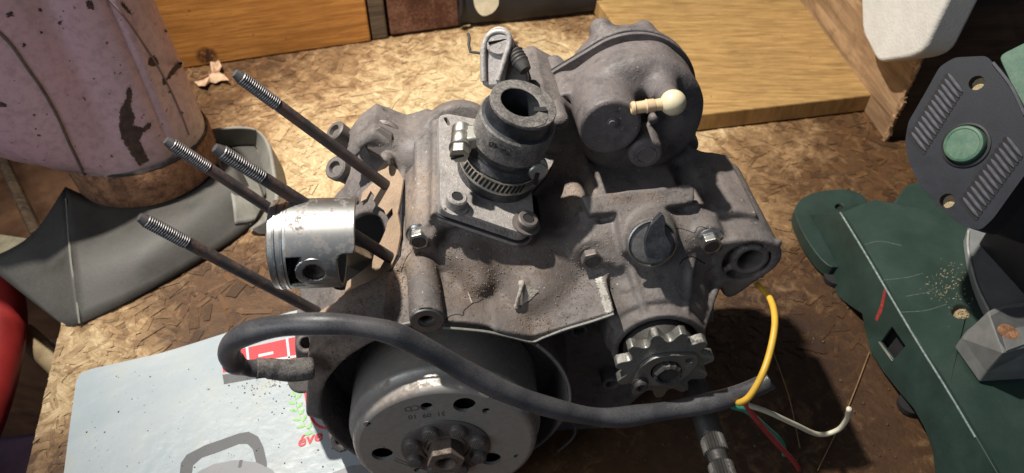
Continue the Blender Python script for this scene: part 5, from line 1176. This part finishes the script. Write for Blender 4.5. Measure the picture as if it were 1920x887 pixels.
m_ = MB(); sdn = nrm(camdir(.45, -.75, -.2)); m_.lathe(sb-sdn*4, sdn, [(4.6, 0)]+[(4.6+(.5 if k % 2 else 0), k*1.0) for k in range(1, 9)]+[(4.4, 9.5), (3.5, 13), (0, 13)], 24); m_.build('return_spring', M['dark_steel'], eng, smooth=30)
MB().tube(spline([D(968, 98, 480), D(978, 122, 476), D(985, 150, 470), D(988, 175, 465)], 5), [5.5]*15+[7], 16).build('lever_boss', M['cast'], eng)
MB().tube([D(p[0], p[1], 476) for p in [(877, 62), (880, 70), (879, 84), (882, 97), (892, 98), (903, 100), (912, 106)]], 1.0, 8).build('hook_wire', M['dark_steel'], eng)
MB().tube(spline([D(905, 100, 474), D(915, 104, 474), D(918, 116, 474)], 3), 3, 12).build('pivot', M['dark_steel'], eng)
# ---- left rear fittings
def knob(u0, v0, u1, v1, d0, d1, r0, r1, name, mat): 
    a_, b_ = D(u0, v0, d0), D(u1, v1, d1); n_ = nrm(a_-b_); L_ = np.linalg.norm(a_-b_)
    return MB().lathe(b_, n_, [(r1, 0), (r1, L_*.5), (r0, L_*.7), (r0, L_-1), (r0-1, L_), (r0*.55, L_), (r0*.5, L_-3), (0, L_-3)], 28).build(name, M[mat], eng, smooth=40)
knob(626, 243, 676, 282, 478, 496, 7.2, 7.5, 'banjo_fitting', 'bolt_dirty'); knob(627, 313, 660, 330, 484, 500, 8.0, 7.0, 'plug_end', 'cast')
a_ = QW(716, 262, -136); hx_ = nrm(AC*.7+AU*.35-AR*.05); hexnut('hexagon_bolt', a_-hx_*4, hx_, 8.8, 12, 0, M['bolt_dirty'], eng, .5)
MB().lathe(a_-hx_*6, hx_, [(12, 0), (12, 3), (10, 4)], 28).build('bolt_washer', M['bolt_dirty'], eng)
MB().tube([QW(735, 292, -128), QW(785, 272, -128)], 1.2, 8).build('joint_gasket', M['rubber_clean'], eng)

# ---- kick shaft, splined
ks = QW(1318, 770, 0); ke = near(1362, 905, ks, AC); kd = AC; KL = (ke-ks).dot(AC)
MB().lathe(ks-kd*55, kd, [(7.4, 0), (7.4, 55+KL*.36), (6.2, 55+KL*.40)], 28).build('kick_shaft', M['dark_steel'], eng, smooth=40)
MB().lathe(ks, kd, [(6.5, KL*.40), (6.5, KL*.60), (5.4, KL*.62), (5.4, KL*.74), (6.5, KL*.77), (6.5, KL*1.15), (0, KL*1.15)], 52, rfun=lambda t, h: 1 if KL*.61 < h < KL*.75 else (1.09 if int(t/(2*math.pi)*52+.5) % 2 else .95)).build('shaft_spline', M['dark_steel'], eng, smooth=25)

# ---- wiring sleeve
hd = {0: 0}
HP = [(585, 690, -8), (540, 694, -4), (500, 690, -2), (470, 690, 0), (445, 684, 3), (430, 664, 6), (438, 640, 10), (475, 621, 14), (530, 610, 17), (600, 607, 20), (670, 611, 21), (740, 626, 22), (810, 660, 22), (880, 700, 23), (950, 735, 24), (1020, 760, 23), (1090, 777, 20), (1150, 783, 17), (1210, 776, 14), (1280, 765, 11), (1350, 750, 8), (1395, 734, 5), (1425, 722, 3), (1444, 712, 2)]
HW = [QW(u, v, c) for u, v, c in HP]; hp = spline(HW, 8); n_h = len(hp)
rad = []
for i in range(n_h):
    k = i/8; r_ = 5.3-max(0, min(1, (k-10)/5))*.15
    if k < 2: r_ = 5.0
    elif k < 4.5: r_ = 4.5+.15*math.sin(k*5)+max(0, k-3.2)*1.2
    elif k < 6: r_ = 5.3
    r_ += .25*math.sin(i*.37)+.2*math.sin(i*.13+1)
    if k > 13: r_ += .45*math.sin((k-13)*1.1)**2
    rad.append(r_)
sl = MB().tube(hp, rad, 24).build('cable_sleeve', M['hose'], eng, allsmooth=True)
MB().tube(hp[:22], [r_*1.05+.5 for r_ in rad[:22]], 20).build('sleeve_grommet', M['rubber_dusty'], sl, allsmooth=True)
def wire(pts, r, mat): return MB().tube(spline(pts, 8), r, 12).build('wire', M[mat], sl, allsmooth=True)
wire([HW[-3]-AU*5, QW(1385, 755, 12), QW(1406, 742, 14), QW(1430, 700, 8), QW(1446, 650, -5), QW(1453, 600, -20), QW(1444, 560, -38), QW(1418, 530, -60)], 1.9, 'wire_yellow')
wire([HW[-3]-AU*5, QW(1402, 758, 6), QW(1440, 772, 4), QW(1490, 795, 0), QW(1535, 814, -4), QW(1570, 806, -4), QW(1588, 785, -2), QW(1592, 766, 2)], 1.55, 'wire_white')
wire([HW[-3]-AU*5, QW(1400, 760, 6), QW(1425, 795, 0), QW(1460, 835, -6), QW(1492, 870, -14), QW(1510, 905, -24)], 1.7, 'wire_red')
wire([HW[-3]-AU*5-AR*2, QW(1372, 760, 2), QW(1400, 770, 0), QW(1435, 800, -10), QW(1466, 830, -22), QW(1470, 860, -30), QW(1466, 905, -40)], 1.7, 'wire_green')
# lint and grit stuck to the case


# ---- dirt, chipped paint and worn edges on the castings
cbh = bvh(case); cvh = bvh(cov)
dm2 = plain('dirt_pale', (.30, .22, .165), .95, .35, 3, .2)
def grains(name, n, area, smin, smax, mat, parent, b, maxslope=.25):
    m_ = MB(); k = 0
    for _ in range(n):
        u_, v_ = area(); p, nn, i, d = b.ray_cast(Vector(CAM), Vector(ray(u_, v_)))
        if p is None: continue
        nn = np.array(nn); nn = nn if nn.dot(ray(u_, v_)) < 0 else -nn
        if nn[2] < maxslope and rng.random() < .8: continue
        p_ = np.array(p); s_ = smin*(smax/smin)**(rng.random()**2.4); x, y, z = frame(nn, (1, .3, .1))
        V_ = [p_-z*.1+x*math.cos(a_)*s_*rng.uniform(.6, 1.2)+y*math.sin(a_)*s_*rng.uniform(.6, 1.2) for a_ in (0, 1.5, 3.1, 4.6)]+[p_+z*s_*rng.uniform(.5, 1.0)]
        m_.add(V_, [(0, 1, 4), (1, 2, 4), (2, 3, 4), (3, 0, 4)])
    o = m_.build(name, mat, parent, smooth=0); o['kind'] = 'stuff'
def gz_(*C_):
    def f():
        c = C_[rng.integers(len(C_))]; return (c[0]+rng.standard_normal()*c[2], c[1]+rng.standard_normal()*c[3])
    return f
grains('packed_dirt', 5200, gz_((690, 560, 34, 26), (755, 520, 16, 45), (880, 540, 34, 22), (850, 470, 30, 26), (640, 690, 16, 40), (1060, 350, 14, 40), (1010, 470, 40, 30), (1090, 540, 26, 34), (1000, 610, 26, 12), (700, 600, 40, 14)), .22, .85, M['dirt'], eng, cbh)
grains('pale_dirt', 4200, gz_((700, 545, 34, 26), (760, 540, 10, 50), (880, 535, 30, 20), (1070, 330, 12, 46), (930, 500, 50, 34), (1160, 450, 40, 30), (1300, 420, 60, 60), (640, 680, 20, 40), (740, 330, 30, 60), (1080, 560, 40, 30)), .18, .62, dm2, eng, cbh)
grains('cover_dust', 500, gz_((1150, 150, 60, 40), (1110, 250, 20, 50)), .18, .5, dm2, cov, cvh)
crk = M['hole']
tube_hits('paint_crack', cbh, [(836, 600), (844, 592), (858, 589), (868, 591), (870, 582), (878, 575), (887, 568), (896, 566), (906, 559)], .4, crk, case, -.2)
tube_hits('paint_crack', cbh, [(878, 548), (882, 560), (885, 568)], .4, M['lint'], case, .2)
tube_hits('paint_crack', cbh, [(1262, 428), (1276, 428), (1290, 432), (1302, 436), (1308, 426), (1318, 425), (1328, 430)], .28, crk, case, -.15)
tube_hits('paint_crack', cbh, [(1274, 496), (1282, 486), (1296, 480), (1310, 487), (1322, 494)], .5, crk, case, -.25)
tube_hits('paint_crack', cbh, [(772, 470), (764, 480), (757, 495), (752, 510)], .4, crk, case, -.2)
edm = metal_mat('worn_edge', (.36, .345, .31), .55, (.14, .11, .09), .4, 5, metal=.35)
patch('machined_edge', cbh, [(1116, 522), (1128, 517), (1149, 581), (1136, 590)], edm, case, .25, 2)
m_ = MB(); P_ = [QW(u, v, -13.4) for u, v in [(1151, 588), (1110, 602), (1060, 617), (1020, 632), (998, 640), (960, 632), (915, 622), (870, 617), (830, 614)]]
m_.tube(spline(P_, 5), .75, 6).build('worn_lip', edm, case)
m_ = MB(); m_.tube([W(76.5*math.cos(t), -3+76.5*math.sin(t), -15.6) for t in np.linspace(math.radians(96), math.radians(172), 26)], .8, 6).build('worn_lip', edm, case)
m_ = MB(); m_.tube([W(74.5*math.cos(t), -3+74.5*math.sin(t), -15.8) for t in np.linspace(math.radians(44), math.radians(-14), 20)], .9, 6).build('worn_lip', edm, case)
for (u, v) in ((900, 262), (1085, 700), (1180, 640), (1240, 520), (990, 588), (1340, 415)):
    pass

lp = [hit(cbh, u, v, o_) for u, v, o_ in [(982, 532, 5), (983, 542, 5.5), (978, 556, 4.5), (970, 574, 1.2)]]
m_ = MB().tube(spline(lp, 5), [1.8]*5+[1.1]*7+[1.3]*3+[1.7], 8); q_ = [hit(cbh, u, v, o_) for u, v, o_ in [(984, 534, 5), (1010, 545, 1), (996, 560, .5), (980, 570, .6)]]
m_.add(q_, [(0, 1, 2, 3)]); m_.build('lint_shred', M['lint'], case, smooth=60)
